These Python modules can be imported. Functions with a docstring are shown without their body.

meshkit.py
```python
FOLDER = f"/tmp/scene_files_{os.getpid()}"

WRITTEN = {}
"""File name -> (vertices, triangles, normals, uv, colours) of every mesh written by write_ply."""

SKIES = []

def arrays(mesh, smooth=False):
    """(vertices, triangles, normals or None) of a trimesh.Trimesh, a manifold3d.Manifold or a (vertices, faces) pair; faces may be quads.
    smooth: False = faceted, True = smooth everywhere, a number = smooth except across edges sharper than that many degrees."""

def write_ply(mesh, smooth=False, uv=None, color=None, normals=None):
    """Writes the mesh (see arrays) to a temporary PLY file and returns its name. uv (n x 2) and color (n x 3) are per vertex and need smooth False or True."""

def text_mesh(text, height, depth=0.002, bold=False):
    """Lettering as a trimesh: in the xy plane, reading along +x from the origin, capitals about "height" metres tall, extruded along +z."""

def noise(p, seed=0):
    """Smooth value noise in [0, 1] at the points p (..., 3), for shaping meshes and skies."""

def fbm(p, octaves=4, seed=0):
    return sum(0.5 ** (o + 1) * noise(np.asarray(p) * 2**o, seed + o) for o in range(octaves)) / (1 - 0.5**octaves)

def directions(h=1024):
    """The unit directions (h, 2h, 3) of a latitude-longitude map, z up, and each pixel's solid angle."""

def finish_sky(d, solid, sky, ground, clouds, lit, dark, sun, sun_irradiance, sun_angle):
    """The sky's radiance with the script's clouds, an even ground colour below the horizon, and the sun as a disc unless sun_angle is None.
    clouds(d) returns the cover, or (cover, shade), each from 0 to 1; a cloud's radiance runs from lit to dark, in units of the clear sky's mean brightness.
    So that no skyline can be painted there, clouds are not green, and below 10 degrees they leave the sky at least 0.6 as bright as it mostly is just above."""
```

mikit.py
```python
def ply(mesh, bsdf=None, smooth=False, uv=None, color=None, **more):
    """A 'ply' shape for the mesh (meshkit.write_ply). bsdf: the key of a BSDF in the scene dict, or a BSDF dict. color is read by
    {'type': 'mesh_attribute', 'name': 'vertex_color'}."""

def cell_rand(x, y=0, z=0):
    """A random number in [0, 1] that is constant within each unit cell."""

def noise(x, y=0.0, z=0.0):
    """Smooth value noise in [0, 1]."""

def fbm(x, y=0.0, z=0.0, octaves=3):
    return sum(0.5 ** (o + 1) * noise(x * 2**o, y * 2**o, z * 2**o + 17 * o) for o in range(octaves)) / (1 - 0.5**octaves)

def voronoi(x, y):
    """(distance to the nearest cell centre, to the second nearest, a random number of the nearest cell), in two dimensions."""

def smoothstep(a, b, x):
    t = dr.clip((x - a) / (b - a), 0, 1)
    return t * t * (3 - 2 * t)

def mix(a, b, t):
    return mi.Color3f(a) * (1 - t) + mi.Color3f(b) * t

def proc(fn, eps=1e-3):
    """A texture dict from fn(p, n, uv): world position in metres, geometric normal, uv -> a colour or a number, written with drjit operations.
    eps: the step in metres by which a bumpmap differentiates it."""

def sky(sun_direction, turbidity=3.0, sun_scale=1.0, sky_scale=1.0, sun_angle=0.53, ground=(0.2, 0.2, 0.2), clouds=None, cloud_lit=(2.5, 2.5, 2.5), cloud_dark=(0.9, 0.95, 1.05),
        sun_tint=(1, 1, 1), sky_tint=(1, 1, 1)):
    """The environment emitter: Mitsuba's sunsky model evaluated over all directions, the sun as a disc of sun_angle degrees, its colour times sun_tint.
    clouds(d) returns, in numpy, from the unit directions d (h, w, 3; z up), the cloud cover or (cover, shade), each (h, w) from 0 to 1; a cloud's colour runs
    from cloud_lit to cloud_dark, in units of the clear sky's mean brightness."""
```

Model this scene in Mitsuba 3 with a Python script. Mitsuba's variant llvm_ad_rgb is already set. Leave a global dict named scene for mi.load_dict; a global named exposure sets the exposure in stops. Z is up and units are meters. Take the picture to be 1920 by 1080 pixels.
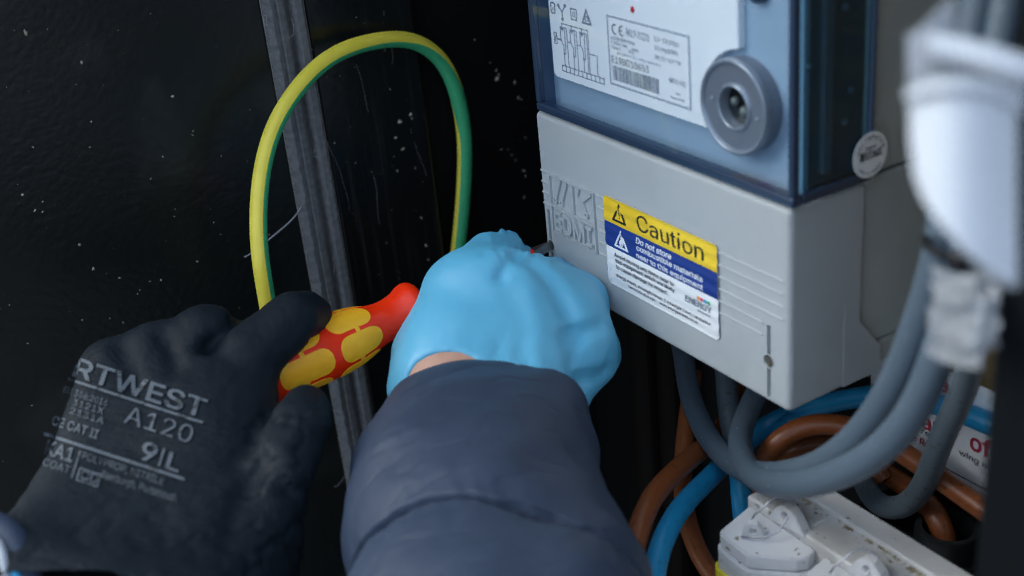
import math, random
import numpy as np, trimesh, mitsuba as mi, drjit as dr
import mikit, meshkit
from mikit import proc, noise, fbm, smoothstep, mix
from scipy.interpolate import CubicSpline, LinearNDInterpolator
from shapely.geometry import Polygon, Point, box as sbox, LineString
from shapely.ops import unary_union
from shapely import affinity
T = mi.ScalarTransform4f
random.seed(7)
rng = np.random.default_rng(7)

# ------------------------------------------------------------------ camera, sky, exposure
CAM = np.array([0.49353, -0.30730, 0.18871])
ROT = np.array([[0.53605831, 0.83912782, -0.09222796],      # right
                [0.32558233, -0.30630753, -0.89452325],     # down
                [-0.77886947, 0.44948883, -0.43740389]])    # forward
FPX = 2340.25
scene, labels = {}, {}
scene['camera'] = dict(type='thinlens', fov=2 * math.degrees(math.atan(960 / FPX)), fov_axis='x', near_clip=0.01, far_clip=50.0,
                       aperture_radius=0.0034, focus_distance=0.605,
                       to_world=T().look_at(origin=CAM.tolist(), target=(CAM + ROT[2]).tolist(), up=(-ROT[1]).tolist()))
scene['sky'] = mikit.sky((-0.52, -0.70, 0.62), turbidity=3, sun_scale=0.40, sun_angle=45, sun_tint=(.78, .95, 1.20), clouds=lambda d: 1.0,
                         cloud_lit=(1.95, 2.36, 2.92), ground=(0.12, 0.12, 0.12))
exposure = 2.68


def at(px, py, d):
    """the point d metres in front of the lens on the sight line of a pixel of the 1920-wide photograph"""
    return CAM + ROT.T @ np.array([(px - 960) / FPX * d, (py - 540) / FPX * d, d])


def on(px, py, ax, val):
    r = ROT.T @ np.array([(px - 960) / FPX, (py - 540) / FPX, 1.0])
    return CAM + r * (val - CAM[ax]) / r[ax]


# ------------------------------------------------------------------ materials
def mat(name, d):
    scene['bsdf_' + name] = {'type': 'twosided', 'bsdf': d} if d['type'] not in ('thindielectric', 'dielectric', 'principledthin', 'twosided', 'roughdielectric') else d
    return 'bsdf_' + name


def rgb(*c):
    return {'type': 'rgb', 'value': list(c)}


def pr(name, col, rough=0.5, bump=None, bscale=1.0, **kw):
    d = dict(type='principled', base_color=rgb(*col) if isinstance(col, tuple) else col, roughness=rough, **kw)
    if bump is not None:
        d = {'type': 'bumpmap', 'arbitrary': bump, 'bsdf': d, 'scale': bscale}
    return mat(name, d)


def mottled(a, b, freq, lo=0.35, hi=0.65, octv=4):
    return proc(lambda p, n, uv: mix(a, b, smoothstep(lo, hi, fbm(p.x * freq, p.y * freq, p.z * freq, octv))))


def speckled(base, spot, freq, cut, freq2=None, second=None):
    def fn(p, n, uv):
        s = smoothstep(cut, cut + 0.08, fbm(p.x * freq, p.y * freq, p.z * freq, 2))
        c = mix(base, spot, s)
        if second is not None:
            c = mix(c, second, 0.6 * smoothstep(0.55, 0.8, fbm(p.x * freq2 + 9, p.y * freq2, p.z * freq2, 4)))
        return c
    return proc(fn)


fine = proc(lambda p, n, uv: fbm(p.x * 900, p.y * 900, p.z * 900, 2), eps=2e-4)
orange = proc(lambda p, n, uv: fbm(p.x * 330, p.y * 330, p.z * 330, 2), eps=6e-4)
rubber_n = proc(lambda p, n, uv: fbm(p.x * 1500, p.y * 1500, p.z * 1200, 2), eps=2e-4)

pr('door', proc(lambda p, n, uv: mix(mix((.0036, .0058, .0060), (.0082, .0096, .0088), smoothstep(.3, .7, fbm(p.x * 8, p.y * 8, p.z * 8, 4))), (.020, .021, .020), .55 * smoothstep(.55, .8, fbm(p.x * 30, p.y * 34, p.z * 22, 4)))), 0.32, orange, 0.00022, specular=0.45)
pr('panel', proc(lambda p, n, uv: mix((.0060, .0074, .0080), (.026, .028, .030), smoothstep(.52, .85, fbm(p.x * 5, p.y * 420, p.z * 9, 3)) * smoothstep(.3, .7, fbm(p.x * 9, p.y * 60 + 3, p.z * 14, 3)))), 0.22, orange, 0.00010, specular=0.45)
pr('latch', (.006, .008, .011), 0.6, specular=0.2)
pr('deep', (.004, .0042, .0045), 0.6, specular=0.2)
pr('jamb', (.0025, .0038, .0050), 0.6, specular=0.15)
pr('seal', mottled((.118, .122, .132), (.150, .154, .164), 420), 0.85, rubber_n, 0.0008, specular=0.2)
pr('dust', mottled((.26, .23, .18), (.50, .45, .36), 400), 0.9)
pr('web', (.30, .30, .33), 0.9)
pr('wood', proc(lambda p, n, uv: mix((.24, .16, .065), (.13, .085, .038), smoothstep(.3, .7, fbm(p.x * 25, p.y * 25, p.z * 260, 3)))), 0.75)
pr('meter_grey', proc(lambda p, n, uv: mix(mix((.385, .415, .435), (.410, .440, .460), fbm(p.x * 30, p.y * 30, p.z * 30, 4)), (.34, .37, .38), .35 * smoothstep(.5, .9, fbm(p.x * 45, p.y * 45, p.z * 25, 4)))), 0.48, fine, 0.00003, specular=0.4)
pr('meter_base', mottled((.38, .42, .42), (.42, .45, .44), 40), 0.55, specular=0.4)
pr('bezel', (.28, .39, .50), 0.4)
pr('inside', (.03, .085, .10), 0.6)
pr('inside_rib', (.07, .12, .15), 0.4)
pr('faceplate', (.84, .86, .87), 0.45)
pr('paper', (.84, .85, .86), 0.55)
pr('print_grey', (.16, .19, .24), 0.6)
pr('print_dark', (.035, .04, .05), 0.6)
pr('print_soft', (.33, .37, .43), 0.6)
pr('rim_blue', (.020, .040, .080), 0.22, clearcoat=0.6, clearcoat_gloss=0.9)
mat('cover_clear', dict(type='thindielectric', int_ior=1.3, specular_transmittance=rgb(.90, .945, .99)))
mat('cover_side', dict(type='thindielectric', int_ior=1.25, specular_transmittance=rgb(.38, .62, .72)))
pr('port', (.18, .20, .24), 0.35, metallic=0.2)
pr('port_edge', (.34, .37, .42), 0.3, metallic=0.5)
pr('lens_dark', (.006, .008, .008), 0.12)
pr('bulb', (.12, .14, .13), 0.08, clearcoat=1.0)
pr('red_led', (.45, .01, .02), 0.3)
pr('label_yellow', mottled((.78, .52, .02), (.86, .60, .03), 60), 0.42)
pr('label_blue', (.012, .035, .22), 0.42)
pr('label_white', (.76, .78, .81), 0.42)
pr('ink_black', (.012, .010, .008), 0.5)
pr('ink_white', (.70, .73, .80), 0.5)
pr('ink_orange', (.80, .28, .05), 0.5)
pr('ink_pink', (.65, .06, .12), 0.5)
pr('ink_cyan', (.03, .35, .60), 0.5)
pr('ink_green', (.06, .40, .15), 0.5)
pr('ink_red', (.42, .03, .06), 0.5)
mat('steel', dict(type='roughconductor', material='Cr', alpha=0.25))
pr('blade', (.30, .30, .30), 0.35, metallic=0.9)
pr('brass_screw', mottled((.22, .17, .10), (.42, .36, .26), 500), 0.35, metallic=0.85)
pr('slot', (.07, .08, .10), 0.7)
pr('handle_red', (.90, .030, .002), 0.34, specular=0.3, clearcoat=0.5, clearcoat_gloss=0.85)
pr('handle_yellow', mottled((.95, .43, .012), (.98, .49, .018), 120), 0.5, fine, 0.00004)
pr('earth', proc(lambda p, n, uv: mix(mix((.78, .65, .06), (.86, .73, .09), fbm(p.x * 120, p.y * 120, p.z * 120, 2)), (.045, .38, .17), smoothstep(.012, .026, dr.minimum(uv.x, 0.0 + dr.abs(uv.x - 0.5) * 0 + uv.x)) * smoothstep(.488, .474, uv.x))), 0.36)
pr('grey_cable', speckled((.074, .104, .138), (.16, .185, .21), 420, 0.80, 60, (.088, .118, .152)), 0.46, fine, 0.00004, specular=0.35)
pr('grey_dirty', speckled((.105, .135, .162), (.080, .092, .094), 420, 0.68, 60, (.095, .122, .145)), 0.5, specular=0.35)
pr('brown_cable', speckled((.23, .066, .020), (.15, .045, .018), 400, 0.74, 50, (.26, .085, .028)), 0.36, fine, 0.00006)
pr('blue_cable', speckled((.012, .25, .49), (.010, .20, .42), 400, 0.74), 0.36, fine, 0.00005)
pr('gland', (.012, .015, .016), 0.45)
pr('fuse_white', speckled((.62, .615, .62), (.16, .13, .09), 330, 0.74, 45, (.42, .40, .37)), 0.42)
pr('fuse_carrier', speckled((.64, .645, .67), (.20, .17, .12), 380, 0.78, 50, (.48, .47, .46)), 0.38)
pr('fuse_yellow', (.72, .60, .03), 0.4)
pr('grime', mottled((.20, .16, .09), (.38, .33, .24), 300), 0.9)
pr('seal_wire', (.35, .36, .40), 0.3, metallic=0.85)
pr('tie', (.01, .01, .012), 0.45)
pr('white_plastic', (.49, .52, .57), 0.5)
mat('film', dict(type='principledthin', base_color=rgb(.72, .75, .80), roughness=0.35, spec_trans=0.5, diff_trans=0.9, eta=1.4))
pr('nitrile', proc(lambda p, n, uv: mix((.085, .375, .58), (.110, .425, .625), fbm(p.x * 45, p.y * 45, p.z * 45, 3))), 0.46, proc(lambda p, n, uv: fbm(p.x * 260, p.y * 260, p.z * 260, 3), eps=8e-4), 0.0002, specular=0.75, sheen=0.35)
pr('knit', proc(lambda p, n, uv: mix((.0050, .0088, .0140), (.0092, .0140, .0205), fbm(p.x * 70, p.y * 70, p.z * 70, 3))), 0.62,
   proc(lambda p, n, uv: fbm(p.x * 700, p.y * 700, p.z * 700, 2) + .22 * dr.sin((p.x * .5 - p.y * .45 + p.z * .75) * 4200) * noise(p.x * 40, p.y * 40, p.z * 40), eps=2e-4), 0.00022, specular=0.16)
pr('glove_print', speckled((.078, .095, .117), (.028, .034, .042), 420, 0.60), 0.7)
pr('sleeve', proc(lambda p, n, uv: mix((.024, .037, .067), (.034, .049, .084), fbm(p.x * 40, p.y * 40, p.z * 40, 3))), 0.55,
   proc(lambda p, n, uv: fbm(p.x * 1100, p.y * 1100, p.z * 1100, 2), eps=2e-4), 0.00012, sheen=0.25, specular=0.25)
pr('sleeve_thread', (.010, .011, .018), 0.8)
pr('skin', mottled((.42, .22, .15), (.50, .28, .20), 90), 0.5)
pr('cuff_grey', (.30, .33, .38), 0.5)
pr('cuff_cyan', (.03, .30, .55), 0.5)


# ------------------------------------------------------------------ mesh helpers
def add(key, mesh, m, smooth=False, uv=None, **lab):
    k, i = key, 0
    while k in scene:
        i += 1
        k = f'{key}_{i:03d}'
    scene[k] = mikit.ply(mesh, m if m.startswith('bsdf_') else 'bsdf_' + m, smooth=smooth, uv=uv)
    if lab:
        labels[k] = lab
    return k


def thing(key, label, category, group=None, **more):
    labels[key] = dict(label=label, category=category, **({'group': group} if group else {}), **more)


def cat(ms):
    return trimesh.util.concatenate(ms)


def frame(O, ux, uy):
    ux, uy = np.asarray(ux, float), np.asarray(uy, float)
    ux = ux / np.linalg.norm(ux)
    uy = uy - ux * (uy @ ux)
    uy /= np.linalg.norm(uy)
    m = np.eye(4)
    m[:3, 0], m[:3, 1], m[:3, 2], m[:3, 3] = ux, uy, np.cross(ux, uy), O
    return m


def ext(poly, depth, m=None, z0=0.0):
    polys = [g for g in getattr(poly, 'geoms', [poly]) if g.area > 0]
    r = cat([trimesh.creation.extrude_polygon(g, depth, engine='earcut') for g in polys])
    r.apply_translation([0, 0, z0])
    if m is not None:
        r.apply_transform(m)
    return r


def rr(x0, y0, x1, y1, r=0.0, n=6):
    if r <= 0:
        return sbox(x0, y0, x1, y1)
    return sbox(x0 + r, y0 + r, x1 - r, y1 - r).buffer(r, quad_segs=n)


def bevel_ext(poly, depth, b, m=None, z0=0.0):
    """extruded outline whose top edge is chamfered by b"""
    a = ext(poly, depth - b)
    p2 = poly.buffer(-b, join_style=2)
    o, i = np.array(poly.exterior.coords)[:-1], None
    layers = [(poly, depth - b)]
    for k in range(1, 4):
        t = k / 3 * math.pi / 2
        layers.append((poly.buffer(-b * (1 - math.cos(t)) - 1e-7, join_style=2), depth - b + b * math.sin(t)))
    parts = [a]
    for (p0, h0), (p1, h1) in zip(layers, layers[1:]):
        parts.append(ext(p1, h1 - h0, None, h0))
    r = cat(parts)
    r.apply_translation([0, 0, z0])
    if m is not None:
        r.apply_transform(m)
    return r


def rbox(lo, hi, r=0.0015, seg=3):
    """a box with rounded edges: hull of eight little balls"""
    lo, hi = np.array(lo, float), np.array(hi, float)
    s = trimesh.creation.icosphere(2, r)
    vs = [s.vertices + np.where(np.array(c), hi - r, lo + r) for c in np.ndindex(2, 2, 2)]
    return trimesh.convex.convex_hull(np.vstack(vs))


def box(lo, hi):
    b = trimesh.creation.box(bounds=[lo, hi])
    return b


def tube(path, r, n=20, samples=90, caps=True, uv=False, r_end=None, wob=0.0):
    path = np.asarray(path, float)
    if len(path) > 2:
        t = np.r_[0, np.cumsum(np.linalg.norm(np.diff(path, axis=0), axis=1) ** 0.6)]
        c = CubicSpline(t, path)(np.linspace(0, t[-1], samples))
    else:
        c = path[0] + (path[1] - path[0]) * np.linspace(0, 1, max(2, samples // 10))[:, None]
    g = np.gradient(c, axis=0)
    g /= np.linalg.norm(g, axis=1, keepdims=True)
    nrm = np.cross(g[0], [0.3, 0.5, 0.8])
    nrm /= np.linalg.norm(nrm)
    rings, frames = [], []
    for i in range(len(c)):
        nrm = nrm - g[i] * (nrm @ g[i])
        nrm /= np.linalg.norm(nrm)
        frames.append((nrm.copy(), np.cross(g[i], nrm)))
    return c, g, frames


def sweep(path, r, n=20, samples=90, zero=None, with_uv=False, wob=0.0, seed=0):
    """round cable along a smooth path. zero: a direction that the angle 0 of each ring leans towards"""
    c, g, fr = tube(path, r, n, samples)
    m = n + 1
    th = np.linspace(0, 2 * np.pi, m)
    V, UV = [], []
    rad = np.full(len(c), r) if np.isscalar(r) else np.interp(np.linspace(0, 1, len(c)), np.linspace(0, 1, len(r)), r)
    for i in range(len(c)):
        a, b = fr[i]
        if zero is not None:
            z = zero(i / (len(c) - 1)) if callable(zero) else np.asarray(zero, float)
            a = z - g[i] * (z @ g[i])
            a /= np.linalg.norm(a)
            b = np.cross(g[i], a)
        V.append(c[i] + rad[i] * (np.cos(th)[:, None] * a + np.sin(th)[:, None] * b))
        UV.append(np.c_[th / 2 / np.pi, np.full(m, i / (len(c) - 1))])
    V, UV = np.vstack(V), np.vstack(UV)
    if wob:
        V = V + wob * (np.stack([meshkit.fbm(V * 60, 2, seed + k) for k in range(3)], 1) - 0.5)
    i, j = np.meshgrid(np.arange(len(c) - 1), np.arange(n), indexing='ij')
    q = (i * m + j).ravel()
    F = np.vstack([np.c_[q, q + 1, q + m + 1], np.c_[q, q + m + 1, q + m]])
    k = len(V)
    V = np.vstack([V, c[0], c[-1]])
    UV = np.vstack([UV, [0, 0], [0, 1]])
    jj = np.arange(n)
    F = np.vstack([F, np.c_[np.full(n, k), jj + 1, jj], np.c_[np.full(n, k + 1), (len(c) - 1) * m + jj, (len(c) - 1) * m + jj + 1]])
    mesh = trimesh.Trimesh(V, F, process=False)
    return (mesh, UV) if with_uv else mesh


def revolve(profile, O, axis, n=48):
    """profile: (along, radius) pairs"""
    axis = np.asarray(axis, float)
    axis = axis / np.linalg.norm(axis)
    a = np.cross(axis, [0.1, 0.3, 0.9])
    a /= np.linalg.norm(a)
    b = np.cross(axis, a)
    th = np.linspace(0, 2 * np.pi, n, endpoint=False)
    V = np.vstack([np.asarray(O) + s * axis + r * (np.cos(th)[:, None] * a + np.sin(th)[:, None] * b) for s, r in profile])
    F = []
    for i in range(len(profile) - 1):
        for j in range(n):
            k = (j + 1) % n
            F += [[i * n + j, i * n + k, (i + 1) * n + k], [i * n + j, (i + 1) * n + k, (i + 1) * n + j]]
    mesh = trimesh.Trimesh(V, F, process=False)
    mesh.merge_vertices()
    mesh.update_faces(mesh.nondegenerate_faces())
    return mesh


def text(s, O, ux, uy, h, width=None, depth=0.00012, bold=False, center=False):
    m = meshkit.text_mesh(s, h, depth, bold)
    x0, x1 = m.bounds[0][0], m.bounds[1][0]
    k = 1.0 if width is None else width / (x1 - x0)
    m.apply_translation([-(x0 + x1) / 2 if center else -x0, 0, 0])
    m.apply_transform(np.diag([k, 1, 1, 1]))
    m.apply_transform(frame(O, ux, uy))
    return m


def surface_nets(sd, lo, h):
    """the zero surface of a sampled distance field"""
    s = sd < 0
    nx, ny, nz = sd.shape
    corner = list(np.ndindex(2, 2, 2))
    cnt = sum(s[a:nx - 1 + a, b:ny - 1 + b, c:nz - 1 + c].astype(int) for a, b, c in corner)
    act = (cnt > 0) & (cnt < 8)
    idx = -np.ones(act.shape, int)
    cells = np.argwhere(act)
    idx[act] = np.arange(len(cells))
    acc, num = np.zeros((len(cells), 3)), np.zeros(len(cells))
    val = {c: sd[cells[:, 0] + c[0], cells[:, 1] + c[1], cells[:, 2] + c[2]] for c in corner}
    for c in corner:
        for ax in range(3):
            if c[ax] == 0:
                e = tuple(1 if k == ax else c[k] for k in range(3))
                a, b = val[c], val[e]
                x = (a < 0) != (b < 0)
                t = np.where(x, a / np.where(a == b, 1, a - b), 0)
                p = np.array(c, float)[None] + t[:, None] * (np.array(e) - np.array(c))
                acc[x] += p[x]
                num[x] += 1
    V = np.asarray(lo) + h * (cells + acc / num[:, None])
    F = []
    for ax in range(3):
        o = [k for k in range(3) if k != ax]
        sl0 = [slice(1, -1)] * 3
        a = np.argwhere(np.diff(s.astype(np.int8), axis=ax) != 0)
        a = a[(a[:, o[0]] > 0) & (a[:, o[1]] > 0) & (a[:, o[0]] < s.shape[o[0]] - 1) & (a[:, o[1]] < s.shape[o[1]] - 1)]
        q = []
        for d0, d1 in ((0, 0), (-1, 0), (-1, -1), (0, -1)):
            k = a.copy()
            k[:, o[0]] += d0
            k[:, o[1]] += d1
            q.append(idx[k[:, 0], k[:, 1], k[:, 2]])
        q = np.stack(q, 1)
        out = s[a[:, 0], a[:, 1], a[:, 2]]
        flip = out if ax != 1 else ~out
        q = np.where(flip[:, None], q, q[:, ::-1])
        F += [q[:, [0, 1, 2]], q[:, [0, 2, 3]]]
    m = trimesh.Trimesh(V, np.vstack(F), process=False)
    return m


def cam3(p):
    px, py, d = p
    return np.array([(px - 960) / FPX * d, (py - 540) / FPX * d, d])


def smin(a, b, k):
    h = np.clip(0.5 + 0.5 * (b - a) / k, 0, 1)
    return b + (a - b) * h - k * h * (1 - h)


def capsule(P, a, b, ra, rb):
    ba = b - a
    t = np.clip(((P - a) @ ba) / (ba @ ba + 1e-12), 0, 1)
    return np.linalg.norm(P - (a + t[..., None] * ba), axis=-1) - (ra + (rb - ra) * t)


class Body:
    """a distance field of limbs, in the lens's axes (metres)"""

    def __init__(self, lo, hi, h):
        self.lo, self.h = np.array(lo), h
        n = [int(math.ceil((b - a) / h)) for a, b in zip(lo, hi)]
        g = np.meshgrid(*[lo[k] + h * np.arange(n[k]) for k in range(3)], indexing='ij')
        self.P = np.stack(g, -1)
        self.f = np.full(self.P.shape[:3], 1.0)

    def limb(self, pts, rs, k=0.008):
        g = np.full(self.f.shape, 1.0)
        pts = [cam3(p) for p in pts]
        for (a, b), (ra, rb) in zip(zip(pts, pts[1:]), zip(rs, rs[1:])):
            g = np.minimum(g, capsule(self.P, a, b, ra, rb))
        self.f = smin(self.f, g, k)

    def crease(self, pts, r, k=.004):
        """presses a groove into the near side of the body along a line of sight points (px, py)"""
        g = np.full(self.f.shape, 1.0)
        ds = np.linspace(self.lo[2], self.lo[2] + self.h * (self.f.shape[2] - 1), 400)
        q = []
        for px, py in pts:
            P_ = np.array([cam3((px, py, d)) for d in ds])
            ix = np.round((P_ - self.lo) / self.h).astype(int)
            ok = ((ix >= 0) & (ix < np.array(self.f.shape))).all(1)
            ix = np.clip(ix, 0, np.array(self.f.shape) - 1)
            inside = np.nonzero(ok & (self.f[ix[:, 0], ix[:, 1], ix[:, 2]] < 0))[0]
            if len(inside):
                q.append(P_[inside[0]])
        for a, b in zip(q, q[1:]):
            g = np.minimum(g, capsule(self.P, a, b, r, r))
        self.f = -smin(-self.f, g, k)

    def mesh(self, f=None, rounds=4):
        m = surface_nets(self.f if f is None else f, self.lo, self.h)
        trimesh.smoothing.filter_taubin(m, iterations=rounds * 3)
        m.vertices = CAM + np.asarray(m.vertices) @ ROT
        m = max(m.split(only_watertight=False), key=lambda c_: len(c_.faces))
        if m.volume < 0:
            m.invert()
        return m


def displace(m, fn):
    n = np.array(m.vertex_normals)
    m.vertices = m.vertices + n * fn(np.array(m.vertices))[:, None]
    return m


def drape(flat, body, lift=0.0004, step=0.002):
    """lays a flat mesh given in the lens's axes (x, y = tangents at unit depth) on the side of the body that shows it: each vertex gets the body's depth"""
    v = (np.array(body.vertices) - CAM) @ ROT.T
    n = np.array(body.vertex_normals) @ ROT.T
    front = (n * v).sum(1) < -0.0002
    uv = v[front, :2] / v[front, 2:3]
    z = v[front, 2]
    # only the nearest surface on each sight line: what lies under it (curled fingers) is dropped
    cell = np.floor(uv / .004).astype(int)
    cell -= cell.min(0) - 1
    near = np.full(cell.max(0) + 2, 9.0)
    np.minimum.at(near, (cell[:, 0], cell[:, 1]), z)
    hood = np.min([near[cell[:, 0] + a, cell[:, 1] + b] for a in (-1, 0, 1) for b in (-1, 0, 1)], 0)
    seen = z < hood + .010
    return LinearNDInterpolator(uv[seen], z[seen])


X, Y, Z = np.eye(3)
W, HB = 0.175, 0.090

# ------------------------------------------------------------------ cabinet (the surface behind and around everything)
thing('cabinet', 'black steel meter cabinet with its glossy dusty side wall and grey rubber door seal', 'cabinet')
XL = -0.12
add('cabinet__door', rbox((XL - 0.02, -0.330, -0.55), (XL, -0.0835, 0.42), 0.002), 'door', 30, label='open black door panel with pale specks of dust')


def strip_profile(z):
    w = 0.0013 * (meshkit.fbm(np.array([[z * 260, 1, 3]]), 4)[0] - 0.5) * 2
    return [(XL - 0.001, -0.0836), (XL + 0.0014, -0.0832 + w), (XL + 0.0040 + w * .5, -0.0824 + w), (XL + 0.0060, -0.0808 + w * .6), (XL + 0.0056 + w * .3, -0.0785), (XL + 0.0046, -0.0778), (XL + 0.0058, -0.0768), (XL + 0.0054 + w * .2, -0.0735), (XL + 0.0044, -0.0726), (XL + 0.0002, -0.0720), (XL + 0.0000, -0.0698),
            (XL + 0.0050, -0.0688), (XL + 0.0064, -0.0675), (XL + 0.0064, -0.0640), (XL + 0.0045, -0.0622), (XL - 0.001, -0.0617)]


zs = np.linspace(-0.45, 0.30, 700)
pv = np.array([[(x, y, z) for x, y in strip_profile(z)] for z in zs])
k = pv.shape[1]
i, j = np.meshgrid(np.arange(len(zs) - 1), np.arange(k - 1), indexing='ij')
q = (i * k + j).ravel()
add('cabinet__door_seal', trimesh.Trimesh(pv.reshape(-1, 3), np.vstack([np.c_[q, q + k, q + k + 1], np.c_[q, q + k + 1, q + 1]]), process=False), 'seal', 40, label='grey foam rubber seal strip with a ragged edge')
add('cabinet__side_panel', rbox((XL - 0.02, -0.0600, -0.55), (XL - 0.0015, 0.0040, 0.42), 0.0025), 'panel', 30)
add('cabinet__inner_panel', box((XL - 0.03, 0.0045, -0.55), (XL - 0.014, 0.13, 0.42)), 'deep')
add('cabinet__back_panel', box((XL - 0.014, 0.114, -0.55), (0.36, 0.13, 0.42)), 'deep')
add('cabinet__right_wall', box((0.350, -0.030, -0.55), (0.365, 0.113, 0.42)), 'deep')
add('cabinet__frame_post', rbox((0.3200, -0.072, -0.55), (0.380, -0.034, 0.42), 0.003), 'jamb', 30, label='dark frame post at the right edge')
add('cabinet__floor', box((-0.30, -0.10, -0.57), (0.372, 0.13, -0.552)), 'deep')
add('cabinet__roof', box((-0.30, -0.12, 0.422), (0.40, 0.13, 0.44)), 'deep')
add('cabinet__backboard', rbox((0.085, 0.1015, -0.135), (0.335, 0.1125, 0.36), 0.001), 'wood', 30, label='plywood board behind the meter')


def speck(c, n, r, flat=0.45):
    s = trimesh.creation.icosphere(1, 1.0)
    v = s.vertices * (1 + 1.1 * (rng.random((len(s.vertices), 1)) - 0.5))
    a = np.cross(n, rng.normal(size=3))
    a /= np.linalg.norm(a)
    b = np.cross(n, a)
    v = v[:, :1] * a * r * rng.uniform(.8, 1.5) + v[:, 1:2] * b * r * rng.uniform(.55, 1) + v[:, 2:] * np.asarray(n) * r * flat
    return trimesh.Trimesh(v + c, s.faces, process=False)


big = [(48, 62, 9), (153, 117, 5), (323, 181, 5), (362, 246, 4), (361, 253, 3), (171, 228, 4), (168, 276, 4), (62, 276, 3), (42, 365, 5), (65, 395, 5), (80, 397, 4), (149, 459, 6), (80, 378, 3), (327, 406, 3), (415, 292, 3), (401, 417, 3),
       (175, 504, 5), (224, 521, 4), (281, 528, 4), (302, 525, 4), (262, 544, 3), (258, 551, 3), (154, 600, 4), (231, 605, 4), (206, 597, 3), (224, 630, 3), (237, 629, 3), (52, 644, 3), (18, 572, 3), (370, 490, 3), (60, 760, 3), (505, 440, 3)]
ms = [speck(on(x, y, 0, XL), X, r * 0.000125) for x, y, r in big]
for _ in range(70):
    x, y = rng.uniform(0, 490), rng.uniform(0, 900)
    ms.append(speck(on(x, y, 0, XL), X, rng.choice([.00012, .0002, .0003], p=[.6, .3, .1])))
add('cabinet__dust_specks', cat(ms), 'dust', True, kind='stuff')
big2 = [(750, 228, 8), (770, 214, 8), (772, 222, 5), (742, 258, 5), (755, 280, 5), (790, 408, 5), (799, 460, 5), (803, 487, 4), (731, 167, 4), (627, 268, 4), (725, 455, 3), (779, 315, 3), (745, 320, 4)]
ms = [speck(on(x, y, 0, XL - .0015), X, r * 0.00014) for x, y, r in big2]
for _ in range(90):
    x, y = rng.uniform(590, 800), rng.uniform(0, 900)
    p = on(x, y, 0, XL - .0015)
    if -0.059 < p[1] < 0.003:
        ms.append(speck(p, X, rng.choice([.00012, .0002, .0003], p=[.6, .3, .1])))
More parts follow.
